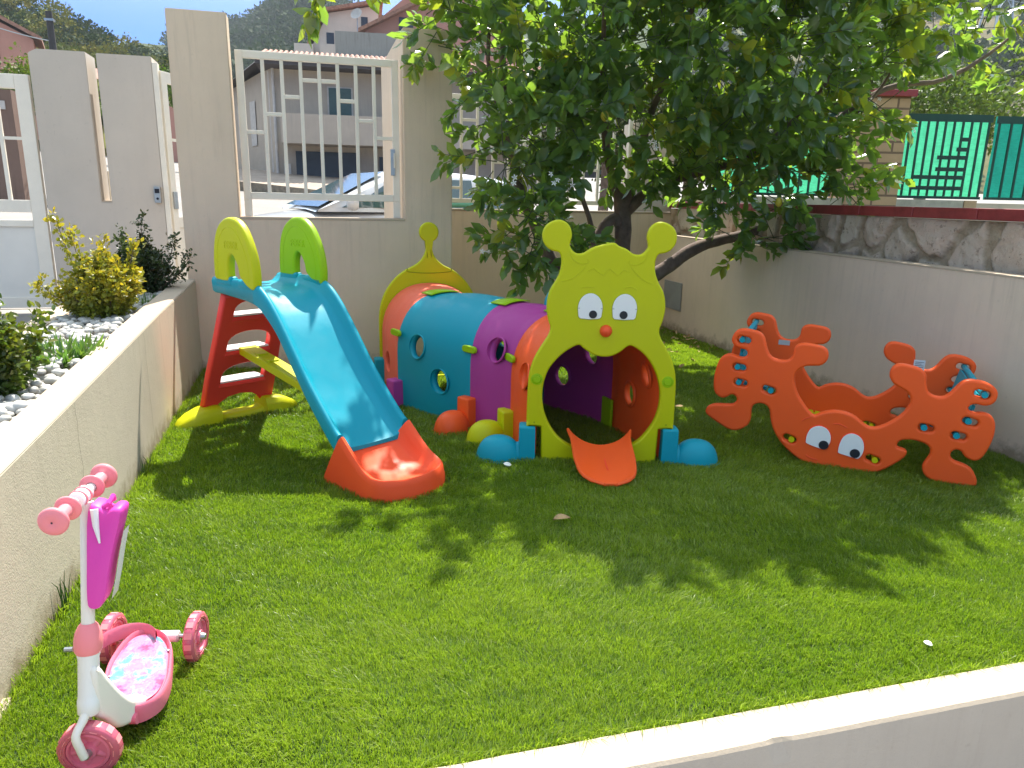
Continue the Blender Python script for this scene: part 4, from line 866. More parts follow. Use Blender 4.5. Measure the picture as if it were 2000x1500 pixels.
# raised heel lip at the back of the deck
rows=[]
for i in range(13):
    a=R(20+140*i/12); x=-.005+.078*math.cos(a)-.0; y=.065+.085*math.sin(a); rows.append([(x,y,.088),(x*1.0,y+.006,.118),(x,y+.014,.126),(x,y+.022,.118),(x,y+.024,.075)])
MB().grid(rows).build('heel_lip',M['pink'],dk,smooth=True)
# neck from head tube to deck: a flat moulded bracket
nk=panel('neck',smoothpts([(.0,.262),(.022,.262),(.040,.225),(.070,.165),(.105,.115),(.150,.088),(.150,.060),(.10,.052),(.05,.070),(.02,.115),(.0,.155)],3),M['cream_p'],SC,.046,.012,loc=tuple(S_(-.553,1.690,0)),rot=(0,0,math.atan2(.83,.50)))
MB().tube([S_(-.515,1.775,.062),S_(-.475,1.765,.062)],.016,12).build('deck_nose',M['pink'],dk,smooth=True)
# ================= PLANTS =================
def norm(a): return a/(np.linalg.norm(a,axis=1)[:,None]+1e-9)
M['bark']=plain('lemon_bark',(.15,.105,.078),.9,0,.35,14,.7,60)
M['lemon_leaf']=leafmat('lemon_leaf',(.048,.098,.036),(.34,.58,.05),.21,.38,.6,.6)
M['petal']=plain('white_petal',(.78,.76,.66),.6)
def foliage(cl,nl,tw,L,W,rng,yel,droop=.25,spread=.75,twdir=None,lvar=.42):
    """clusters cl (n,3) with twig directions -> leaves arranged along each twig"""
    n=len(cl); D=twdir
    t=np.tile(np.linspace(.05,1,nl),(n,1))+rng.normal(0,.04,(n,nl))
    P=cl[:,None]+D[:,None]*(t[...,None]*tw)+rng.normal(0,.006,(n,nl,3))
    rd=rng.normal(size=(n,nl,3)); rd-= (rd*D[:,None]).sum(-1)[...,None]*D[:,None]; rd/=np.linalg.norm(rd,axis=-1)[...,None]
    ld=D[:,None]*(.45+.35*t[...,None])+rd*spread; ld[...,2]-=droop*rng.random((n,nl))
    ld/=np.linalg.norm(ld,axis=-1)[...,None]
    P=P.reshape(-1,3); ld=ld.reshape(-1,3); N=len(P)
    ll=L*(1+lvar*rng.uniform(-1,1,N)); ww=ll*W*(1+.2*rng.uniform(-1,1,N))
    y=np.repeat(yel,nl)*(.4+.6*rng.random(N)); y[rng.random(N)<.35]*=.25
    return leaves(P,ld,ll,ww,rng=rng,tintyel=np.clip(y,0,1))
LT=thing('lemon_tree',(2.5,6.0,0),'spreading lemon tree with dark glossy leaves and white blossom behind the caterpillar','tree'); LO=np.array([2.5,6.0,0])
def limb(name,pts,rad,parent=LT,mat=None,k=5,n=12):
    P=smoothpts([tuple(np.array(p)-LO) for p in pts],k,closed=False); r=np.interp(np.linspace(0,1,len(P)),np.linspace(0,1,len(rad)),rad)
    P=[(p[0]+.006*mnoise.noise(Vector(p)*9),p[1],p[2]+.006*mnoise.noise(Vector(p)*11+Vector((5,5,5)))) for p in P]
    r=[float(q)*(1+.12*mnoise.noise(Vector(p)*14)) for q,p in zip(r,P)]
    return MB().tube(P,r,n).build(name,mat or M['bark'],parent,smooth=True,sharp=80)
limb('trunk',[(2.52,6.0,-.1),(2.55,6.0,.25),(2.60,6.0,.7),(2.61,6.0,1.1),(2.58,6.0,1.36)],[.13,.10,.078,.072,.070])
limb('limb',[(2.58,6.0,1.30),(2.46,5.95,1.55),(2.36,5.85,1.75),(2.2,5.6,2.3),(2.1,5.4,2.9)],[.05,.036,.03,.022,.010])
limb('limb',[(2.59,6.0,1.28),(2.70,5.95,1.6),(2.68,5.8,1.95),(2.8,5.5,2.6),(2.9,5.3,3.2)],[.05,.040,.03,.02,.01])
limb('limb',[(2.62,6.0,1.25),(2.86,5.95,1.47),(3.10,5.9,1.55),(3.6,5.7,1.72),(4.2,5.6,1.98),(4.7,5.52,2.30),(5.25,5.5,2.40),(5.7,5.42,2.68),(6.0,5.4,2.98)],[.055,.038,.032,.028,.022,.016,.006])
limb('limb',[(2.5,6.0,.25),(2.15,6.0,.60),(1.96,6.0,.85),(1.80,5.98,1.15),(1.66,5.95,1.42),(1.54,5.9,1.85),(1.46,5.8,2.3),(1.45,5.7,2.9)],[.07,.060,.055,.050,.042,.034,.024,.01])
limb('limb',[(2.58,6.0,.38),(2.78,5.95,.62),(3.02,5.9,.80),(3.30,5.9,.97),(3.75,5.9,1.08),(4.3,5.85,1.25)],[.075,.065,.060,.052,.042,.03])
limb('limb',[(2.5,6.0,.4),(2.42,6.0,.75),(2.36,6.0,.90),(2.42,6.0,1.10),(2.52,5.98,1.20),(2.55,5.97,1.14)],[.07,.065,.062,.05,.042,.036])
limb('limb',[(2.36,6.0,.9),(2.30,5.98,1.15),(2.16,5.9,1.45),(2.0,5.7,1.9)],[.03,.022,.018,.01])
limb('limb',[(1.53,5.9,1.85),(1.36,5.8,2.25),(1.33,5.7,2.8)],[.024,.018,.01])
limb('limb',[(4.3,5.6,1.95),(4.6,5.45,2.3),(4.75,5.3,2.9)],[.018,.013,.006]); limb('limb',[(3.6,5.7,1.72),(3.9,5.3,2.2),(4.1,5.0,2.9)],[.02,.015,.006])
rng=np.random.default_rng(5)
EL=[((1.75,5.5,2.50),(.92,.95,.85),215),((2.75,5.40,2.75),(1.15,1.25,1.0),330),((3.65,5.5,2.50),(.95,1.05,.90),250),((4.35,5.60,2.78),(.70,.8,.38),38),
    ((1.45,5.35,1.72),(.36,.5,.60),48),((1.62,5.30,1.16),(.40,.40,.28),30),((2.45,5.6,1.85),(.95,.65,.35),70),((3.40,5.5,1.58),(.62,.55,.34),62),((3.55,5.5,1.10),(.28,.35,.15),12),((3.9,5.5,1.80),(.42,.45,.34),32),((.15,5.5,2.64),(.28,.2,.07),6),
    ((4.25,5.3,1.50),(.12,.25,.24),8),((5.5,5.45,2.85),(.55,.6,.24),24),((6.25,5.45,2.65),(.35,.5,.34),14),((1.0,5.5,2.55),(.22,.4,.42),12),((2.75,5.05,3.3),(1.15,.70,.42),235),((3.45,5.3,3.3),(.8,.6,.3),70),((1.45,5.0,3.25),(.4,.4,.2),22),((2.75,4.5,3.35),(.25,.22,.18),14),((2.05,4.55,3.35),(.2,.22,.18),10),((1.1,5.5,2.95),(.30,.35,.2),8),((4.2,5.2,3.1),(1.0,.6,.30),44)]
cl=[];td_=[];ye=[]
for c,r,n in EL:
    c=np.array(c); r=np.array(r); k=0
    while k<n:
        q=rng.normal(size=3); q/=np.linalg.norm(q); rad=rng.random()**.38; p=c+q*r*rad
        if mnoise.noise(Vector(p*2.1))+.25<rng.random()*.55-.05 and rng.random()<.7: continue
        d=q*np.array([1,1,.7])+rng.normal(0,.5,3)+np.array([0,-.15,.15]); d/=np.linalg.norm(d)
        cl.append(p); td_.append(d); 
        y=.12+ (.75 if (rng.random()<(.10+.28*max(0,(p[0]-3.6)/2)+.35*(p[0]<1.15)+.10*(p[2]>2.3))) else 0)
        ye.append(y); k+=1
cl=np.array(cl);td_=np.array(td_);ye=np.array(ye)
V,F,T=foliage(cl,15,.25,.104,.56,rng,ye,twdir=td_)
fastmesh('crown',V-LO,F,M['lemon_leaf'],LT,T)
# thin twigs under the clusters
tv=[];tf=[]
for i in range(len(cl)):
    a=cl[i]-td_[i]*.16; b_=cl[i]+td_[i]*.22; s1=np.cross(td_[i],[0,0,1]); s1/=np.linalg.norm(s1)+1e-6; s2=np.cross(s1,td_[i]); k=len(tv)
    for P,r in ((a,.0045),(b_,.002)):
        for j in range(3): ang_=2*PI*j/3; tv.append(P+r*(math.cos(ang_)*s1+math.sin(ang_)*s2)-LO)
    tf+=[(k,k+1,k+4,k+3),(k+1,k+2,k+5,k+4),(k+2,k,k+3,k+5)]
fastmesh('twigs',np.array(tv),np.array(tf),plain('twig_bark',(.06,.08,.03),.8),LT)
# blossom
pv=[];pf=[]
idx=[i for i in range(len(cl)) if cl[i][1]<5.5 and cl[i][2]<2.9]
for i in rng.choice(idx,46,replace=False):
    for q in range(rng.integers(1,4)):
        C=cl[i]+td_[i]*.24+rng.normal(0,.02,3)+np.array([0,-.05,0])-LO; nrm=np.array([rng.normal(0,.5),-1,rng.normal(0,.5)]); nrm/=np.linalg.norm(nrm)
        e1=np.cross(nrm,[0,0,1.]); e1/=np.linalg.norm(e1); e2=np.cross(nrm,e1); a0=rng.random()*6
        for k in range(5):
            a=a0+2*PI*k/5; d=e1*math.cos(a)+e2*math.sin(a); t=-e1*math.sin(a)+e2*math.cos(a); b0=len(pv)
            pv+=[C,C+d*.012+t*.005+nrm*.004,C+d*.024-nrm*.002,C+d*.012-t*.005+nrm*.004]; pf.append((b0,b0+1,b0+2,b0+3))
fastmesh('blossom',np.array(pv),np.array(pf),M['petal'],LT)
for (x,y,z) in ((3.42,4.98,1.36),(1.95,4.9,1.9),(3.9,5.0,1.9)):
    MB().lathe([(0,.040),(.006,.036),(.018,.028),(.026,.012),(.027,-.004),(.022,-.020),(.012,-.031),(0,-.035)],(.1,.1,-1),(x-LO[0],y-LO[1],z-LO[2]),16).build('lemon',plain('unripe_lemon',(.42,.36,.03),.5,0,.15,40,.2,200),LT,smooth=True)
# shrubs
M['shrub_y']=leafmat('golden_privet_leaf',(.13,.17,.02),(.42,.44,.03),.4,.35,.5); M['shrub_g']=leafmat('box_leaf',(.035,.075,.015),(.14,.25,.02),.4,.3,.5); M['shrub_d']=leafmat('dark_box_leaf',(.022,.045,.016),(.08,.14,.02),.4,.25,.5); M['herb']=leafmat('herb_leaf',(.045,.11,.03),(.15,.32,.04),.45,.35,.4)
def shrub(label,loc,h,w_,nst,lsize,mat,seed,yel,group=None,lean=(0,0),tall=()):
    g=np.random.default_rng(seed); t=thing('shrub',loc,label,'shrub'); 
    C=[];D=[];Y=[];mb=MB()
    stems=[]
    for k in range(nst):
        a=g.random()*2*PI; r=w_*g.random()**.6; hh=h*(1-.45*(r/w_)**1.5)*g.uniform(.72,1.02); stems.append((math.cos(a)*r+lean[0],math.sin(a)*r+lean[1],hh))
    stems+=list(tall)
    for (x,y,hh) in stems:
        pts=[(0,0,0),(x*.35,y*.35,hh*.3),(x*.75,y*.75,hh*.65),(x,y,hh)]; sp=smoothpts(pts,5,closed=False); mb.tube(sp,[.005*(1-i/len(sp))+.0012 for i in range(len(sp))],5)
        for i in range(3,len(sp)):
            for q in range(3):
                p=np.array(sp[i])+g.normal(0,.008,3); d=np.array(sp[i])-np.array(sp[i-1]); d/=np.linalg.norm(d)+1e-9; d=d+g.normal(0,.75,3); d/=np.linalg.norm(d); C.append(p); D.append(d); Y.append(yel*(i/len(sp))**2.2+.08)
    C=np.array(C);D=np.array(D);Y=np.array(Y)
    V,F,T=foliage(C,7,.055,lsize,.62,g,Y,droop=.05,spread=.85,twdir=D); fastmesh('foliage',V,F,mat,t,T); mb.build('stems',M['bark'],t,smooth=True)
    return t
shrub('golden green shrub with yellow tips in the middle of the pebble planter',(-1.18,4.70,.575),.42,.20,52,.026,M['shrub_y'],1,.72,tall=((-.20,.03,.60),(-.12,-.02,.52),(.17,.1,.46),(-.30,-.05,.26),(.02,.05,.46)))
shrub('dark green box shrub at the far end of the planter against the pillar',(-1.13,5.55,.60),.44,.17,40,.024,M['shrub_d'],2,.35,tall=((.02,0,.56),(.22,.02,.42),(-.12,0,.46),(.30,-.02,.30)))
shrub('large leafy green shrub cut by the left edge of the picture',(-1.20,3.02,.50),.46,.17,60,.026,M['shrub_g'],3,.9,tall=((.12,.28,.34),(-.08,0,.52),(.16,.15,.3)))
def herb(label,loc,r,h,n,mat,seed,width=.010):
    g=np.random.default_rng(seed); t=thing('herb_tuft',loc,label,'plant'); 
    a=g.random(n)*2*PI; q=r*g.random(n)**.6; P=np.stack([q*np.cos(a),q*np.sin(a)*1.5,np.zeros(n)],1); d=np.stack([np.cos(a)*.5,np.sin(a)*.5,np.ones(n)*1.1],1)+g.normal(0,.45,(n,3)); d=norm(d)
    L=h*(.5+.6*g.random(n)); V,F,T=leaves(P,d,L,np.full(n,width)*(1+.4*g.random(n)),curl=.5,rng=g,tintyel=np.clip(g.normal(.15,.2,n),0,1)); fastmesh('foliage',V,F,mat,t,T); return t
herb('low fresh green herb tuft among the pebbles in front of the golden shrub',(-1.12,3.68,.56),.14,.14,420,M['herb'],4,.016)
herb('short grassy tuft in the shade below the dark box shrub',(-1.09,5.15,.59),.10,.12,420,M['herb'],6,.006)
# pebbles
g=np.random.default_rng(9); pv=[];pf=[]; base=bmesh.new(); bmesh.ops.create_icosphere(base,subdivisions=2,radius=1); bv=np.array([v.co[:] for v in base.verts]); bf=np.array([[v.index for v in f.verts] for f in base.faces]); base.free()
n=2100; xs_=g.uniform(-1.40,-1.0,n); ys_=1.2+4.7*g.random(n); V=[];F=[]
for k in range(n):
    s=g.uniform(.016,.034); sc3=np.array([s,s*g.uniform(.7,1.2),s*g.uniform(.5,.75)]); a=g.random()*6; c,sn=math.cos(a),math.sin(a)
    nz_=np.array([1+.22*mnoise.noise(Vector(v*1.3+k*3.1)) for v in bv])
    q=bv*sc3*nz_[:,None]; q=np.stack([q[:,0]*c-q[:,1]*sn,q[:,0]*sn+q[:,1]*c,q[:,2]],1)
    V.append(q+np.array([xs_[k],ys_[k],.50+(ys_[k]-1)*.022+.012+g.random()*.055])); F.append(bf+k*len(bv))
m,nt,b=nodes('white_marble_pebble'); n1=tex(nt,'ShaderNodeTexNoise',9,5,.6); nt.links.new(mixc(nt,ramp(nt,n1.outputs[0],.35,.7),(.34,.32,.28),(.60,.58,.53)),b.inputs['Base Color']); b.inputs['Roughness'].default_value=.55
o=fastmesh('pebbles',np.concatenate(V),np.concatenate(F),m,smooth=True); tag(o,'white rounded marble pebbles filling the planter','pebbles',kind='stuff')
# small things on the lawn
def deadleaf(loc,rz,s,label):
    rows=[[(s*(t-.5),s*w*.26*(math.sin(PI*min(1,max(0,t)))**.8),s*(.10*abs(w)+.12*math.sin(3*t))+.012) for w in (-1,-.4,0,.5,1)] for t in np.linspace(0,1,9)]
    o=MB().grid(rows).build('fallen_leaf',M['dead'],smooth=True); o.location=loc; o.rotation_euler=(.1,.1,rz); tag(o,label,'leaf')
M['dead']=plain('dry_leaf',(.42,.27,.12),.8,0,.3,40)
deadleaf((.97,2.71,.018),.2,.085,'dry tan leaf lying on the shaded grass in front of the caterpillar')
deadleaf((2.43,4.05,.02),1.2,.07,'dry curled leaf on the grass between the caterpillar and the rocker')
deadleaf((2.52,4.95,.02),2.0,.08,'dry orange brown leaf on the grass near the foot of the grey wall')
for (x,y,s,l) in ((.92,3.42,.022,'white scrap lying on the grass in front of the left blue foot'),(1.81,1.61,.014,'tiny white petal on the sunlit grass near the front kerb')):
    o=MB().lathe([(0,s*.5),(s*.6,s*.4),(s,0),(s*.7,-s*.3)],(.2,0,1),(0,0,0),7).build('scrap',M['petal'],smooth=True); o.location=(x,y,.024); tag(o,l,'scrap')

g=np.random.default_rng(15); n=150; x=np.where(g.random(n)<.6,g.uniform(2.6,3.62,n),g.uniform(1.9,3.6,n)); y=g.uniform(3.6,7.2,n); x=np.where(g.random(n)<.5,3.64-np.abs(g.normal(0,.16,n)),x)
P=np.stack([x,y,np.full(n,.024)+.01*g.random(n)],1); D=norm(np.stack([g.normal(size=n),g.normal(size=n),g.normal(0,.25,n)],1)); V,F,T=leaves(P,D,g.uniform(.03,.075,n),g.uniform(.015,.035,n),curl=.6,rng=g)
o=fastmesh('leaf_litter',V,F,M['dead'],None,T); tag(o,'scattered dry leaves under the tree along the right hand wall','leaf litter',kind='stuff')
# ================= STREET =================
def hz(x,y):
    t=max(0,y-10.2); d=min(t*1.08,24)
    z=.2+.060*d+.07*max(0,(2-x))*min(1,d/20)*min(1.0,1)*.8
    z+=.12*max(0,t-24)*.35
    return z
m,nt,b=nodes('street_concrete'); n1=tex(nt,'ShaderNodeTexNoise',.5,6,.65); n2=tex(nt,'ShaderNodeTexNoise',7,5,.7)
c=mixc(nt,ramp(nt,n1.outputs[0],.4,.6),(.27,.245,.215),(.21,.195,.175)); nt.links.new(mixc(nt,ramp(nt,n2.outputs[0],.5,.8,0,.5),c,(.16,.15,.14)),b.inputs['Base Color']); b.inputs['Roughness'].default_value=.9; bump(nt,b,n2.outputs[0],.4,.02); M['street']=m
xs=np.concatenate([np.linspace(-40,-12,15),np.linspace(-11,14,51),np.linspace(16,60,23)]); ys=np.concatenate([np.linspace(8.12,40,65),np.linspace(42,90,17)])
mb=MB(); mb.grid([[(x,y,hz(x,y)) for x in xs] for y in ys]); o=mb.build('street',M['street'],smooth=True); tag(o,kind='structure',label='sloping concrete street behind the walls')
tag(obj('driveway',[(-9,1,.16),(-1.531,1,.16),(-1.531,8.119,.195),(-9,8.119,.195)],[(0,1,2,3)],M['street']),kind='structure',label='concrete driveway beside the planter')
tag(obj('walkway',[(-1.40,5.96,.20),(.72,5.96,.20),(.72,8.119,.2),(-1.40,8.119,.2)],[(0,1,2,3)],M['street']),kind='structure',label='walkway behind the window wall')
tag(obj('ground',[(-3000,-3000,-.62),(3000,-3000,-.62),(3000,3000,-.62),(-3000,3000,-.62)],[(0,1,2,3)],plain('dry_ground',(.16,.15,.08),.95,0,.3,.05)),kind='structure',label='surrounding dry ground')
# darker asphalt patch on the street seen through the driveway gate
pa=[]
for (x,y) in ((-9,11.2),(-6.2,11.6),(-4.2,13.5),(-3.6,15.5),(-5.6,14.2),(-9,13.0)): pa.append((x,y,hz(x,y)+.012))
tag(obj('asphalt_patch',pa,[tuple(range(len(pa)))],plain('asphalt',(.07,.07,.075),.9,0,.2,8,.4)),kind='structure',label='dark asphalt patch')
# kerb wall climbing in front of the house
kw=thing('street_kerb',(0,24,0),'low stone kerb climbing the street in front of the grey house','kerb')
mb=MB(); pts=[(-3.4,26.5),(-1.4,25.5),(.4,24.2),(1.8,22.8),(3.2,21.2)]
for i,(x,y) in enumerate(pts[:-1]):
    x2,y2=pts[i+1]; nx,ny=(y2-y),-(x2-x); L=math.hypot(nx,ny); nx*=.12/L; ny*=.12/L; h=.28
    q=[(x-nx,y-ny),(x2-nx,y2-ny),(x2+nx,y2+ny),(x+nx,y+ny)]; zs=[hz(x,y),hz(x2,y2),hz(x2,y2),hz(x,y)]
    mb.add([(a,c_-24,z-.1) for (a,c_),z in zip(q,zs)]+[(a,c_-24,z+h) for (a,c_),z in zip(q,zs)],[(0,1,2,3),(4,5,6,7),(0,1,5,4),(1,2,6,5),(2,3,7,6),(3,0,4,7)])
mb.build('kerb_body',plain('kerb_stone',(.22,.18,.13),.95,0,.4,6,.6),kw)
fpv=[(x,y+.15,hz(x,y)+.22) for x,y in pts]+[(3.4,30.2,2.0),(-3.0,31.5,2.5)]
tag(obj('house_forecourt',fpv[:5]+[(5.5,30,1.75),(-3.2,32,2.3)],[(0,1,2,3,4,5,6)],plain('forecourt_concrete',(.33,.26,.20),.9,0,.15,3)),kind='structure',label='pale forecourt in front of the grey house')
# ---- houses ----
M['h_grey']=stucco('house_grey_render',(.46,.385,.31),(.25,.23,.22),.5,.3); M['h_white']=stucco('house_white_render',(.62,.54,.46),(.4,.35,.3),.3,.3); M['h_pink']=stucco('house_pink_render',(.50,.25,.19),(.3,.2,.16),.3,.3)
M['shutter']=plain('green_shutter',(.05,.10,.10),.6); M['garage']=plain('dark_garage_door',(.035,.05,.07),.6,0,.2,2); M['rtile']=plain('terracotta_roof',(.30,.15,.10),.85,0,.4,5,.6,20); M['win']=plain('window_dark',(.03,.035,.045),.25); M['trim']=plain('house_trim',(.5,.46,.42),.8); M['dtrim']=plain('dark_eave',(.06,.05,.05),.8)
def louvre(name,parent,cx,y,z0,z1,w,nm='shutter'):
    f=MB(); f.box((cx-w/2-.05,y-.03,z0-.05),(cx+w/2+.05,y+.0,z1+.05)); fr=f.build('window',M['trim'],parent)
    for s_ in (-1,1):
        mb=MB(); mb.box((cx+(s_-1)*w/4+.01-.0,y-.075,z0),(cx+(s_+1)*w/4-.01,y-.031,z1)); n=int((z1-z0)/.09)
        for k in range(n): z=z0+(z1-z0)*(k+.5)/n; mb.box((cx+(s_-1)*w/4+.05,y-.085,z-.012),(cx+(s_+1)*w/4-.05,y-.076,z+.016))
        mb.build(nm,M['shutter'],fr)
H1=thing('house',(-1.2,30,1.9),'grey two storey house with a green shuttered window and dark garage seen through the grille','house',rz=R(-2))
mb=MB(); mb.box((.0,.6,-.6),(11,9,4.05)); hw_=mb.build('wall',M['h_grey'],H1)
# side wing going back left
mb=MB(); mb.add([(-.0,.6,-.6),(-.0,.6,4.0),(-2.3,6.6,-.2),(-2.3,6.6,3.75),(3,9,-.2),(3,9,4)],[(0,2,3,1),(2,4,5,3)]); mb.build('side_wall',M['h_grey'],H1)
mb=MB(); mb.box((.35,-.9,1.22),(11,.59,1.42)); mb.box((.35,-.9,1.421),(4.3,-.78,2.25)); mb.box((4.301,-.9,1.421),(11,-.78,1.98)); mb.build('balcony',M['h_grey'],H1)
mb=MB(); 
for k in range(60):
    y=-.75; x=-.35+.2*k; mb.tube([(x,-.5,4.12),(x,3.5,5.0)],.09,6,caps=True)
rf=mb.build('roof',M['rtile'],H1,smooth=True); MB().box((-.45,-.45,3.93),(11.3,9.3,4.06)).build('eave',M['dtrim'],rf)
mb=MB(); mb.add([(-.35,-.3,4.07),(-2.7,6.6,3.76),(-2.4,7.0,3.95),(2,7,4.6),(-.1,-.3,4.3)],[(0,1,2,3,4)]); mb.build('side_roof',M['dtrim'],rf)
MB().box((.75,.54,-.55),(3.15,.599,1.02)).build('garage_door',M['garage'],H1)
MB().box((3.9,.54,-.6),(6.5,.599,.9)).build('garage_door',M['garage'],H1)
louvre('w',H1,2.48,.6,1.95,3.35,.85)
MB().box((.30,.5,.05),(.55,.599,.55)).build('meter_box',M['trim'],H1)
MB().tube([(.06,.52,-.3),(.06,.52,4.0)],.05,8).build('drainpipe',M['trim'],H1,smooth=True); MB().tube([(-.12,.95,-.3),(-.12,.95,3.9)],.04,8).build('drainpipe',M['trim'],H1,smooth=True)
for k in range(2):
    t0=.35+.3*k; mb=MB(); P=lambda t,z:(-2.3*t-.03,.6+6*t-.02,z); mb.add([P(t0,1.3),P(t0+.12,1.3),P(t0+.12,3.0),P(t0,3.0)],[(0,1,2,3)]); mb.build('window',M['trim'],H1)
H2=thing('house',(.3,50,6),'cream gabled house with dark window openings high on the slope behind the grey house','house',rz=R(-4))
mb=MB(); mb.add([(0,0,-2),(4.3,0,-2),(4.3,0,6.6),(1.3,0,6.0),(0,0,3.6),(0,7,-2),(4.3,7,-2),(4.3,7,6.6),(1.3,7,6.0),(0,7,3.6)],[(0,1,2,3,4),(0,4,9,5),(4,3,8,9),(3,2,7,8),(1,6,7,2)]); mb.build('wall',M['h_white'],H2)
mb=MB(); mb.add([(-.35,-.4,3.35),(1.25,-.4,6.1),(1.25,7.2,6.1),(-.35,7.2,3.35),(-.35,-.4,3.55),(1.25,-.4,6.3),(1.25,7.2,6.3),(-.35,7.2,3.55)],[(0,1,2,3),(4,5,6,7),(0,1,5,4),(3,2,6,7),(0,4,7,3)]); mb.add([(1.25,-.4,6.05),(4.6,-.4,6.75),(4.6,7.2,6.75),(1.25,7.2,6.05),(1.25,-.4,6.25),(4.6,-.4,6.95),(4.6,7.2,6.95),(1.25,7.2,6.25)],[(0,1,2,3),(4,5,6,7),(0,1,5,4),(1,2,6,5)]); mb.build('roof',M['rtile'],H2)
for (x0,x1,z0,z1) in ((1.15,1.6,3.6,4.9),(2.0,2.7,3.7,4.9),(3.25,3.65,4.3,5.9)): MB().box((x0,-.04,z0),(x1,.02,z1)).build('window',M['win'],H2)
mb=MB(); mb.box((-.7,-1.2,2.9),(.4,-.05,4.0)); mb.box((.8,-1.5,2.6),(2.0,-.05,4.0)); mb.build('terrace',M['h_white'],H2)
H3=thing('house',(3.5,46,6),'pinkish brown house with a sloping roof and old concrete balcony above the grille','house',rz=R(-6))
mb=MB(); mb.add([(0,0,-2),(9,0,-2),(9,0,8.6),(2.2,0,6.2),(0,0,4.4),(0,6,-2),(9,6,-2),(9,6,8.6),(2.2,6,6.2),(0,6,4.4)],[(0,1,2,3,4),(0,4,9,5),(4,3,8,9),(3,2,7,8)]); mb.build('wall',M['h_pink'],H3)
mb=MB(); mb.add([(-.4,-.6,4.2),(9,-.6,8.9),(9,6.4,8.9),(-.4,6.4,4.2),(-.4,-.6,4.4),(9,-.6,9.1),(9,6.4,9.1),(-.4,6.4,4.4)],[(0,1,2,3),(4,5,6,7),(0,1,5,4),(0,4,7,3)]); mb.build('roof',M['rtile'],H3)
MB().box((-1.6,-1.6,2.2),(2.6,-.01,4.0)).build('balcony',stucco('old_concrete',(.34,.32,.28),(.10,.09,.08),.9,.4),H3)
MB().box((1.9,-.05,3.6),(2.7,.01,5.2)).build('window',M['win'],H3)
mb=MB(); mb.add([(-3.2,-2.2,2.3),(3.2,-2.2,2.5),(3.0,-.2,3.1),(-2.2,-.2,2.9)],[(0,1,2,3)]); mb.build('lower_roof',M['dtrim'],H3)
sdh=thing('satellite_dish',(2.95,44.2,10.6),'small pale satellite dish on the concrete balcony of the pinkish house','dish')
MB().lathe([(0,0),(.12,.02),(.25,.07),(.33,.13)],(-.5,-.8,.5),(0,0,.2),16).build('dish',M['trim'],sdh,smooth=True); MB().tube([(0,.05,.2),(0,.08,-.6)],.03,6).build('mast',M['metal'],sdh)
H4=thing('house',(-19.6,58,8.5),'pink gabled house with a dark window on the hillside at the top left','house',rz=R(14))
mb=MB(); mb.add([(-8,0,-4),(2.6,0,-4),(2.6,0,2.3),(-1.6,0,4.4),(-8,0,2.6),(-8,6,-4),(2.6,6,-4),(2.6,6,2.3),(-1.6,6,4.4),(-8,6,2.6)],[(0,1,2,3,4),(1,6,7,2),(2,7,8,3),(3,8,9,4)]); mb.build('wall',M['h_pink'],H4)
mb=MB(); mb.add([(-8,-.4,2.75),(-1.6,-.4,4.55),(3.1,-.4,2.2),(3.1,6.2,2.2),(-1.6,6.2,4.55),(-8,6.2,2.75),(-8,-.4,3.0),(-1.6,-.4,4.8),(3.1,-.4,2.45),(3.1,6.2,2.45),(-1.6,6.2,4.8),(-8,6.2,3.0)],[(0,1,7,6),(1,2,8,7),(6,7,10,11),(7,8,9,10),(2,3,9,8)]); mb.build('roof',M['rtile'],H4)
MB().box((-.15,-.05,1.0),(.65,.01,2.3)).build('window',M['win'],H4)
H5=thing('house',(-12.2,60,6.6),'small terracotta roofed house behind the narrow slot of the street wall','house',rz=R(8))
MB().box((-1.5,0,-4),(5,5,2.2)).build('wall',M['h_pink'],H5)
mb=MB(); mb.add([(-1.9,-.4,2.1),(5.4,-.4,1.5),(5.4,3,2.7),(-1.9,3,3.2)],[(0,1,2,3)]); mb.build('roof',M['rtile'],H5)
# utility pole and cable
up=thing('utility_pole',(-9.53,35,3),'dark wooden utility pole against the hillside at the top left','pole')
MB().tube([(0,0,-1),(0,0,5.05)],[.17,.12],10).build('pole_shaft',plain('dark_wood',(.05,.045,.045),.9),up,smooth=True); MB().box((-.16,-.14,4.7),(.16,.14,4.78)).build('crossarm',M['metal'],up)
pts=[]
for k in range(25):
    t=k/24; pts.append((-14.6+5.1*t,33+2*t,8.72-1.75*t-2.6*t*(1-t)*.55))
tag(MB().tube(pts,.022,5).build('cable',plain('pale_cable',(.5,.5,.48),.5),smooth=True),'pale sagging overhead cable running from the left edge to the utility pole','cable')
# things seen through the driveway gate
gp=thing('old_pillar',(-6.35,19.0,1.0),'weathered brown gate pillar across the street seen through the driveway gate','pillar')
MB().box((-.25,-.3,-.5),(.35,.3,2.35)).build('shaft',stucco('weathered_pillar',(.20,.13,.10),(.08,.05,.04),.8,.5),gp); MB().box((.0,-.33,1.95),(.22,-.301,2.12)).build('plate',M['trim'],gp)
gw=thing('garden_wall',(-5.9,19.3,1.0),'rough low stone wall across the street right of the brown pillar','wall')
MB().box((.36,-.2,-.5),(1.5,.2,.75)).build('wall_body',M['stone'],gw)
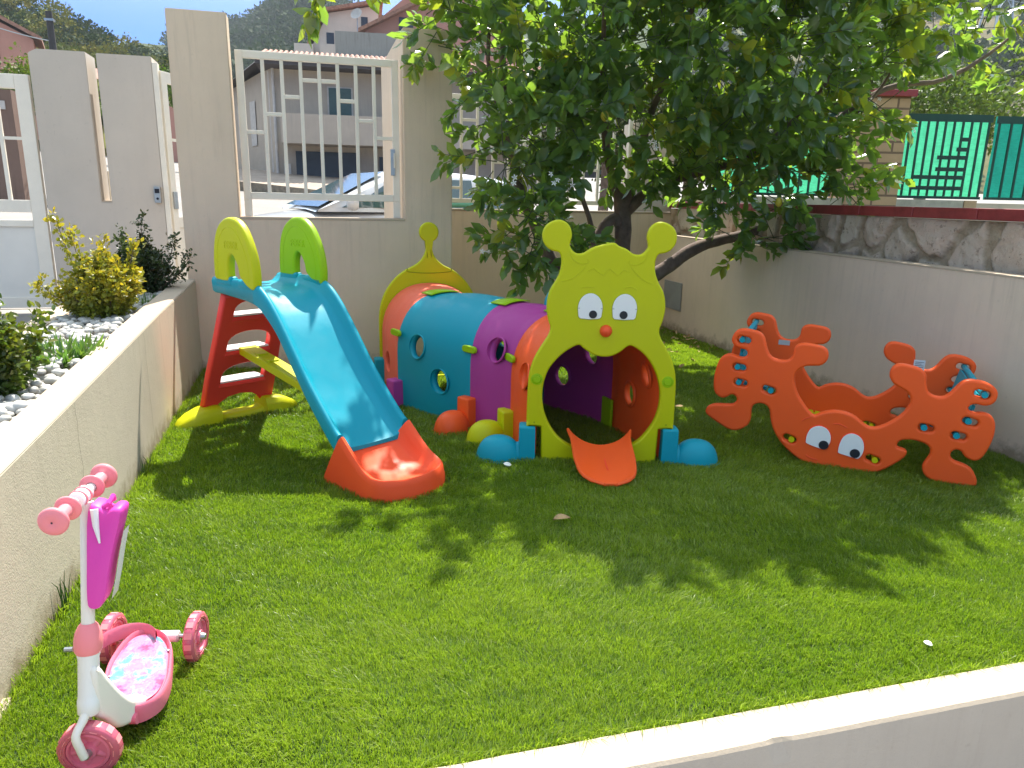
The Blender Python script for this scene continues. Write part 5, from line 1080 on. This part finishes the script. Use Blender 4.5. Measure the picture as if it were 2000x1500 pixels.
# ---- car ----
CR=thing('parked_car',(.62,9.75,.205),'white hatchback parked in the street behind the window wall, nose to the left','car',rz=R(15))
m,nt,b=nodes('white_car_paint'); b.inputs['Base Color'].default_value=(.50,.51,.52,1); b.inputs['Roughness'].default_value=.3; b.inputs['Coat Weight'].default_value=.8; b.inputs['Coat Roughness'].default_value=.05; M['car']=m
m,nt,b=nodes('car_glass'); b.inputs['Base Color'].default_value=(.05,.09,.10,1); b.inputs['Roughness'].default_value=.04; b.inputs['Specular IOR Level'].default_value=.9; M['cglass']=m
st_=[(-1.95,.30,.45,.50,.62),(-1.90,.22,.62,.66,.72),(-1.70,.20,.76,.78,.80),(-1.3,.20,.84,.87,.84),(-.75,.20,.90,.95,.86),(-.4,.20,.93,.99,.87),(.3,.20,.95,.99,.87),(1.2,.20,.97,1.0,.87),(1.75,.20,.98,1.0,.84),(1.98,.25,.95,.97,.76),(2.05,.32,.80,.82,.70)]
rows=[]
for x,zb_,zs,zc,wd in st_:
    rows.append([(x,-wd*.92,zb_),(x,-wd,zb_+.15),(x,-wd*1.01,(zb_+zs)/2),(x,-wd*.985,zs-.06),(x,-wd*.93,zs),(x,-wd*.7,zs+(zc-zs)*.7),(x,-wd*.3,zc),(x,0,zc+.005),(x,wd*.3,zc),(x,wd*.7,zs+(zc-zs)*.7),(x,wd*.93,zs),(x,wd*.985,zs-.06),(x,wd*1.01,(zb_+zs)/2),(x,wd,zb_+.15),(x,wd*.92,zb_)])
mb=MB(); mb.grid(rows); k=len(rows[0]); mb.f+=[tuple(range(k)),tuple((len(rows)-1)*k+j for j in range(k))]; mb.m+=[0,0]
body=mb.build('body',M['car'],CR,smooth=True,sharp=50); sb_=body.modifiers.new('s','SUBSURF'); sb_.levels=1; sb_.render_levels=2
gh=[(-.78,.955,.83,.0),(-.15,1.28,.74,.5),(.15,1.405,.67,.9),(.45,1.44,.655,1),(1.2,1.43,.65,1),(1.75,1.38,.63,1),(1.98,1.20,.66,.6),(2.05,1.0,.70,.1)]
rows=[]
for x,zr,wr,_ in gh: rows.append([(x,-.85,.96) if 0 else (x,-max(wr,.60)*1.0-.0-(.16*(zr-.95)/.48),.95),(x,-wr-.03,zr-.07 if zr>1.02 else .97),(x,-wr*.9,zr-.01),(x,-wr*.4,zr+.012),(x,0,zr+.017),(x,wr*.4,zr+.012),(x,wr*.9,zr-.01),(x,wr+.03,zr-.07 if zr>1.02 else .97),(x,wr+(.16*(zr-.95)/.48),.95)])
mb=MB(); mb.grid(rows); mb.build('cabin',M['car'],CR,smooth=True,sharp=60)
# glass: windscreen, side windows (4 mm proud)
def quad(name,P,off,mat=None):
    P=[Vector(p) for p in P]; nn=(P[1]-P[0]).cross(P[3]-P[0]).normalized()*off; return MB().add([p+nn for p in P],[(0,1,2,3)]).build(name,mat or M['cglass'],CR)
quad('windscreen',[(-.74,-.76,.985),(-.74,.76,.985),(.10,.60,1.395),(.10,-.60,1.395)],-.024)
for (a,b_,c_,d_) in ((-.50,.42,-.02,.45),(.50,1.22,.52,1.20),(1.28,1.86,1.26,1.62)):
    for s_ in (-1,1):
        q=[(a,s_*.815,1.0),(b_,s_*.815,1.0),(d_,s_*.715,1.345 if d_<1.5 else 1.31),(c_,s_*.715,1.345 if c_>.1 else 1.24)]; 
        quad('side_window',[(x,y+s_*.022,z) for x,y,z in q],0)
for s_ in (-1,1):
    MB().lathe([(0,-.07),(.06,-.065),(.085,-.02),(.085,.02),(.065,.06),(0,.07)],(1,.2*s_,0),(-.42,s_*.99,1.05),16).build('mirror',M['car'],CR,smooth=True)
    for x in (-1.25,1.35):
        wl=MB().lathe([(.20,-.10),(.30,-.10),(.315,-.05),(.315,.05),(.30,.10),(.20,.10)],(0,1,0),(x,s_*.78,.285),28).build('tyre',plain('tyre_rubber',(.02,.02,.02),.9),CR,smooth=True)
        MB().lathe([(0,-.09),(.19,-.085),(.20,-.10)],(0,-s_,0),(x,s_*.78,.285),24).build('rim',M['metal'],wl,smooth=True)
    MB().lathe([(0,.05),(.10,.03),(.13,-.02)],(-1,.25*s_,0),(-1.78,s_*.62,.62),16).build('headlight',M['metal'],CR,smooth=True)
    MB().box((1.99,s_*.70-.06,.80),(2.08,s_*.70+.06,1.12)).build('tail_light',plain('red_lamp',(.55,.01,.02),.2),CR,bev=.01)
for s_ in (-1,1): MB().tube([(-.70,s_*.25-.2,.985),(-.55,s_*.25+.15,1.075)],.008,5).build('wiper',M['black_p'],CR)
# ================= HILLS AND FAR VEGETATION =================
def hillmat(name,c1,c2,c3,s):
    m,nt,b=nodes(name); a=tex(nt,'ShaderNodeTexNoise',s,8,.7); q=tex(nt,'ShaderNodeTexNoise',s*4,6,.7)
    c=mixc(nt,ramp(nt,a.outputs[0],.38,.62),c1,c2); nt.links.new(mixc(nt,ramp(nt,q.outputs[0],.52,.66,0,.8),c,c3),b.inputs['Base Color']); b.inputs['Roughness'].default_value=1; b.inputs['Specular IOR Level'].default_value=.05
    bump(nt,b,q.outputs[0],.9,1.2); return m
def hill(name,az0,az1,r0_,r1_,zlow,ridge,mat,label,na=90,nr=40,amp=1.5,sc_=.03,rb=60):
    rows=[]; 
    for i in range(nr+1):
        t=i/nr; r=r0_+(r1_-r0_)*t; row=[]
        for j in range(na+1):
            az=az0+(az1-az0)*j/na; zr=CAMH+r1_*math.tan(R(float(np.interp(az,[a for a,_ in ridge],[e for _,e in ridge]))))
            x=r*math.sin(R(az)); y=r*math.cos(R(az)); z=zlow+(zr-zlow)*(t**1.0)*(1.12-.12*t)
            z+=amp*mnoise.fractal(Vector((x*sc_,y*sc_,3)),1,2,5)*min(1,t*3)*(.6 if t>.95 else 1); row.append((x,y,z))
        rows.append(row)
    # back side falls away
    rows.append([(x*1.25,y*1.25,z*.55) for x,y,z in rows[-1]]); rows.append([(x*1.4,y*1.4,-5) for x,y,z in rows[-2]])
    o=MB().grid(rows).build(name,mat,smooth=True,sharp=180); tag(o,label,kind='structure'); return rows
M['hillA']=hillmat('dry_hillside',(.13,.15,.03),(.17,.165,.045),(.045,.07,.02),.06); M['hillB']=hillmat('wooded_hillside',(.05,.075,.03),(.07,.085,.035),(.03,.05,.02),.03)
M['hillC']=hillmat('scrub_hillside',(.11,.12,.05),(.20,.15,.10),(.05,.075,.03),.02)
rA=hill('hill',-48,-6.5,62,125,3.2,[(-48,12),(-25,12),(-17.7,10.9),(-16.2,10.4),(-14.4,9.7),(-11.9,8.9),(-10,8.2),(-6.5,6)],M['hillA'],'dry green hillside at the left',amp=2.0)
rB=hill('hill',-16,26,110,300,6,[(-16,8.5),(-11.9,8.9),(-8.5,9.3),(-6,9.8),(-4.7,10.3),(-3,10.4),(-1.9,11.4),(-.9,12.3),(.3,12.9),(1.5,12.9),(2.6,12.2),(4,11.2),(6,10.8),(12,11),(26,13)],M['hillB'],'wooded hill behind the houses',amp=4,na=120)
rC=hill('hill',22,75,90,340,2,[(22,12),(34,14.5),(50,15),(75,13)],M['hillC'],'scrubby hillside at the right',amp=5,na=100)
M['canopyB']=leafmat('far_pine_foliage',(.030,.048,.018),(.03,.06,.01),.8,.15,.7,.1); M['canopyA']=leafmat('far_scrub_foliage',(.085,.11,.02),(.08,.10,.01),.8,.15,.7,.1); M['canopyN']=leafmat('near_bush_foliage',(.05,.085,.018),(.10,.20,.02),.6,.3,.6,.3)
def canopy(name,pts,rad,mat,seed,label,cat,dens=120,lf=.28,flat=.75,kind='stuff',parent=None,tinty=.1,origin=(0,0,0)):
    """each crown is a lumpy cloud of small leaf faces over a ragged dark core"""
    g=np.random.default_rng(seed); PP=[];DD=[];LL=[];TT=[]
    for p,r in zip(pts,rad):
        n=int(dens); q=norm(g.normal(size=(n,3))); q[:,2]=np.abs(q[:,2])*1.0-.25*(g.random(n)); lump=1+.28*np.sin(q[:,0]*5+p[0])*np.sin(q[:,1]*5+p[1])+.15*g.normal(size=n)
        pos=np.array(p)+q*r*np.array([1,1,flat])*(lump*(.72+.28*g.random(n)))[:,None]
        PP.append(pos); DD.append(norm(q+g.normal(0,.7,(n,3)))); LL.append(np.full(n,lf*r)); TT.append(np.full(n,g.random()*tinty))
    P=np.concatenate(PP);D=np.concatenate(DD);L=np.concatenate(LL)*g.uniform(.6,1.3,len(P))
    if kind=='stuff' and not parent:
        n=len(P); U=norm(np.cross(D,g.normal(size=(n,3)))); W=np.cross(D,U); l=L[:,None]
        V=np.stack([P,P+D*l*.5+U*l*.38,P+D*l+W*l*.1,P+D*l*.5-U*l*.38],1).reshape(-1,3); F=np.arange(4*n).reshape(-1,4); T=np.zeros((n,2)); T[:,0]=g.random(n); T[:,1]=np.clip(np.concatenate(TT),0,1); T=np.repeat(T,4,0)
    else: V,F,T=leaves(P,D,L,L*.75,curl=.2,fold=.3,rng=g,tintyel=np.clip(np.concatenate(TT),0,1))
    o=fastmesh(name,V-np.array(origin),F,mat,parent,T); 
    if not parent: tag(o,label,cat,kind=kind)
    return o
g=np.random.default_rng(21)
def onhill(rows,n,tmin,tmax,g,azlo=0,azhi=1):
    out=[]
    for _ in range(n):
        t=tmin+(tmax-tmin)*g.random()**.7; i=int(t*(len(rows)-3)); j=int((azlo+(azhi-azlo)*g.random())*(len(rows[0])-1)); x,y,z=rows[i][j]; out.append((x+g.normal(0,2),y+g.normal(0,2),z+.6))
    return out
pB=onhill(rB,1150,.05,1,g,.20,.62); canopy('forest',pB,g.uniform(2.6,5.2,len(pB)),M['canopyB'],31,'dense dark pine wood covering the far hill','wood',dens=260,lf=.22)
pC=onhill(rC,620,.03,1,g,.10,.65); canopy('scrub',pC,g.uniform(2.2,5.0,len(pC)),M['canopyB'],32,'scattered dark scrub on the right hand hillside','scrub',dens=220,lf=.22)
pA=onhill(rA,420,.05,1,g,.35,1); canopy('scrub',pA,g.uniform(.7,1.9,len(pA)),M['canopyA'],33,'yellow green scrub on the left hand hillside','scrub',dens=220,lf=.22,tinty=.5)
pA2=onhill(rA,60,.70,1,g,.62,1); canopy('scrub',pA2,g.uniform(1.2,2.4,len(pA2)),M['canopyB'],34,'dark bushes along the left skyline','scrub',dens=260,lf=.22)
# single trees nearer the street
def bushtree(loc,r,h,label,mat,seed,cat='tree',ty=.2,flat=.9,nb=7,dens=420,lf=.10,name='broadleaf_tree',spread=1.0):
    t=thing(name,loc,label,cat); g=np.random.default_rng(seed)
    MB().tube([(0,0,-.3),(.05,0,h*.5),(0,.05,h*.9)],[.05*r+.05,.04*r+.03,.02],8).build('trunk',M['bark'],t,smooth=True)
    pts=[(0,0,h)]+[(math.cos(a)*r*.6*spread,math.sin(a)*r*.5,h+g.uniform(-.35,.3)*r) for a in g.random(nb)*2*PI]
    canopy('crown',[tuple(np.array(p)) for p in pts],[r*.65]+[r*g.uniform(.35,.55) for _ in range(nb)],mat,seed,'','',dens=dens,lf=lf/.5,parent=t,flat=flat,tinty=ty); return t
bushtree((-6.6,21.5,1.9),1.5,1.5,'bright green leafy tree across the street seen through the left gate',M['canopyN'],41,ty=.6,dens=700,lf=.055)
bushtree((-4.4,24,2.2),1.4,1.6,'dark leafy bush behind the narrow slot of the street wall',M['canopyN'],42,ty=.2,dens=600,lf=.06,name='bush',cat='bush')
bushtree((-12.8,34,3.0),2.4,1.3,'dark green tree below the pink house at the left edge',M['canopyB'],43,dens=700,lf=.06)
bushtree((-8.9,38,3.4),1.6,1.0,'dark tree behind the street wall below the utility pole',M['canopyB'],44,dens=600,lf=.07)
bushtree((-4.6,38,3.2),1.8,2.6,'dark tree between the tall pillar and the grey house',M['canopyB'],45,dens=600,lf=.07)
for k,(x,y,z,r,h,l) in enumerate(((9.0,12.5,1.0,1.6,1.7,'dark bushy tree just behind the bright green fence panel'),(11.6,13.5,1.0,1.9,1.9,'olive green bushy tree behind the right end of the green fence'),(7.4,14.0,.9,1.7,1.4,'dark bush behind the brick pillar'),(14.6,15.5,1.0,2.2,2.1,'large bushy tree beyond the darker fence panel at the right edge'),(5.2,13.0,.8,1.5,1.6,'leafy bush in the street behind the lemon tree'))):
    bushtree((x,y,z),r,h,l,M['canopyN'] if k%2 else M['canopyB'],50+k,ty=.35,dens=700,lf=.05)
# pylon on the right hillside
py=thing('pylon',(112,108,17),'thin grey lattice pylon high on the right hand hillside','pylon')
mb=MB()
for sx,sy in ((-1,-1),(1,-1),(1,1),(-1,1)): mb.tube([(sx*3,sy*3,0),(sx*.5,sy*.5,26)],.16,4)
for k in range(8):
    z=k*3.2; w_=3-2.5*z/26; w2=3-2.5*(z+3.2)/26; mb.tube([(-w_,-w_,z),(w2,-w2,z+3.2)],.09,4); mb.tube([(w_,-w_,z),(-w2,-w2,z+3.2)],.09,4)
mb.tube([(-5,0,22),(5,0,22)],.15,4); mb.tube([(-4,0,25),(4,0,25)],.15,4); mb.build('lattice',M['metal'],py)
for k in range(2):
    pts=[(60+70*t,90+20*t,37-6*t*(1-t)*1.0-2*k) for t in np.linspace(0,1,20)]
    tag(MB().tube(pts,.05,4).build('power_line',M['metal']),('upper' if k==0 else 'lower')+' thin power line crossing the right hand hillside','cable')
# dirt track

# ---- air ----
hm=bpy.data.materials.new('haze_air'); hm.use_nodes=True; ht=hm.node_tree; ht.nodes.remove(ht.nodes['Principled BSDF']); pv_=ht.nodes.new('ShaderNodeVolumePrincipled'); pv_.inputs['Color'].default_value=(.80,.90,1,1); pv_.inputs['Density'].default_value=.00035; pv_.inputs['Anisotropy'].default_value=.35
ht.links.new(pv_.outputs[0],ht.nodes['Material Output'].inputs['Volume'])
o=MB().box((-520,-60,-1.8),(620,620,140)).build('haze',hm); tag(o,'thin pale haze over the far hills',kind='stuff')
# ================= GRASS =================
m,nt,b=nodes('turf_blade')
at=nt.nodes.new('ShaderNodeAttribute'); at.attribute_name='tint'; sp=nt.nodes.new('ShaderNodeSeparateColor'); nt.links.new(at.outputs['Color'],sp.inputs[0])
c=mixc(nt,sp.outputs[0],(.065,.135,.008),(.27,.345,.024)); c=mixc(nt,sp.outputs[1],c,(.42,.46,.16))
nt.links.new(c,b.inputs['Base Color']); b.inputs['Roughness'].default_value=.35; b.inputs['Specular IOR Level'].default_value=.5
t=nt.nodes.new('ShaderNodeBsdfTranslucent'); nt.links.new(mixc(nt,sp.outputs[0],(.22,.40,.01),(.40,.58,.03)),t.inputs[0]); mx=nt.nodes.new('ShaderNodeMixShader'); mx.inputs[0].default_value=.40
nt.links.new(b.outputs[0],mx.inputs[1]); nt.links.new(t.outputs[0],mx.inputs[2]); nt.links.new(mx.outputs[0],nt.nodes['Material Output'].inputs[0])
M['blade']=m
def blades(n,x0,x1,y0,y1,h,wd,g,lean=.5):
    x=g.uniform(x0,x1,n); y=g.uniform(y0,y1,n); ph=g.random(n)*2*PI
    # patches of pile leaning the same way
    wx=np.sin(x*3.1+1.7*np.sin(y*2.3))+.6*np.sin(y*5.7+x*1.9); wy=np.cos(y*2.7+1.3*np.sin(x*2.9))
    lx=lean*(.45*wx+.35*np.sin(x*23+y*9)+g.normal(0,.75,n)); ly=lean*(.45*wy+.35*np.sin(y*27+x*13)-.2+g.normal(0,.75,n))
    cn=np.sin(x*41+3*np.sin(y*33))*np.sin(y*37+2.5*np.sin(x*29))+.7*np.sin(x*17+2*np.sin(y*13))*np.sin(y*19+2*np.sin(x*11)); hh=h*(.55+.6*g.random(n))*(1+.20*cn); w2=wd*(.7+.6*g.random(n))/2; cx,cy=np.cos(ph)*w2,np.sin(ph)*w2
    z0=np.full(n,.0)
    B=np.stack([x,y,z0],1); off=np.stack([cx,cy,z0],1); Mi=B+np.stack([lx*hh*.35,ly*hh*.35,hh*.62],1); T=B+np.stack([lx*hh*1.0,ly*hh*1.0,hh*(1-.18*np.minimum(1.6,np.hypot(lx,ly)))],1)
    V=np.stack([B-off,B+off,Mi+off*.85,Mi-off*.85,T],1).reshape(-1,3)
    k=5*np.arange(n)[:,None]
    F=np.concatenate([k+np.array([[0,1,2]]),k+np.array([[0,2,3]]),k+np.array([[3,2,4]])],0)
    ti=np.zeros((n,2)); pt=.5+.20*np.sin(x*1.7+2*np.sin(y*1.3))+.13*np.sin(x*6+y*5+2*np.sin(x*9))*np.sin(y*7+1.5*np.sin(x*5)); ti[:,0]=np.clip(pt+.14*cn+g.normal(0,.30,n),0,1); ti[:,1]=(g.random(n)<.17)*g.random(n)
    return V,F,np.repeat(ti,5,0)
g=np.random.default_rng(77)
parts=[]
XA,XB=-.85,3.675
for (y0,y1,dn,wd,h) in ((1.475,2.3,76000,.0018,.026),(2.3,3.3,54000,.0023,.027),(3.3,4.6,32000,.0031,.029),(4.6,7.5,16000,.0046,.032)):
    A_=(XB-XA)*(y1-y0); parts.append(blades(int(dn*A_),XA,XB,y0,y1,h,wd,g))
# overlong fringe along the walls and kerb
n=2600; y=g.uniform(1.48,7.4,n)
V,F,T=blades(n,0,1,0,1,.05,.003,g,.45); sh=np.stack([np.where(np.arange(n)%2==0,XL+.012,XL+.03),y-.5,np.zeros(n)],1); V=V.reshape(n,5,3); V[:,:,0]-=V[:,:1,0]; V[:,:,1]-=V[:,:1,1]; V+=np.stack([XL+.008+.02*g.random(n),y,np.zeros(n)],1)[:,None]; parts.append((V.reshape(-1,3),F,T))
n=3200; V,F,T=blades(n,0,1,0,1,.042,.0026,g,.6); V=V.reshape(n,5,3); V[:,:,0]-=V[:,:1,0]; V[:,:,1]-=V[:,:1,1]; V+=np.stack([g.uniform(XA,XB,n),1.478+.015*g.random(n),np.zeros(n)],1)[:,None]; parts.append((V.reshape(-1,3),F,T))
off=0; VV=[];FF=[];TT=[]
for V,F,T in parts: VV.append(V);FF.append(F+off);TT.append(T);off+=len(V)
o=fastmesh('grass',np.concatenate(VV),np.concatenate(FF),M['blade'],None,np.concatenate(TT)); tag(o,'short green artificial grass covering the lawn','grass',kind='stuff')
for i,(y_,h) in enumerate(((2.42,.17),(2.46,.12),(3.63,.12),(3.78,.09))):
    mb=MB()
    for q in range(4): a=random.uniform(-.3,.3); mb.tube([(XL+.02,y_+q*.012,0),(XL+.02+a*.03,y_+q*.012+a*.05,h*.6),(XL+.02+a*.06,y_+q*.012+a*.12,h*random.uniform(.7,1))],[.0022,.0016,.0005],4)
    o=mb.build('grass_stalk',M['herb'],smooth=True); tag(o,('tall thin weed stalk by the planter wall, nearest the scooter','thin weed stalk just behind the tallest one by the planter wall','weed stalk at the planter wall near the tip of the slide foot bar','short weed stalk closest to the slide at the planter wall')[i],'weed','weed stalks along the planter wall')
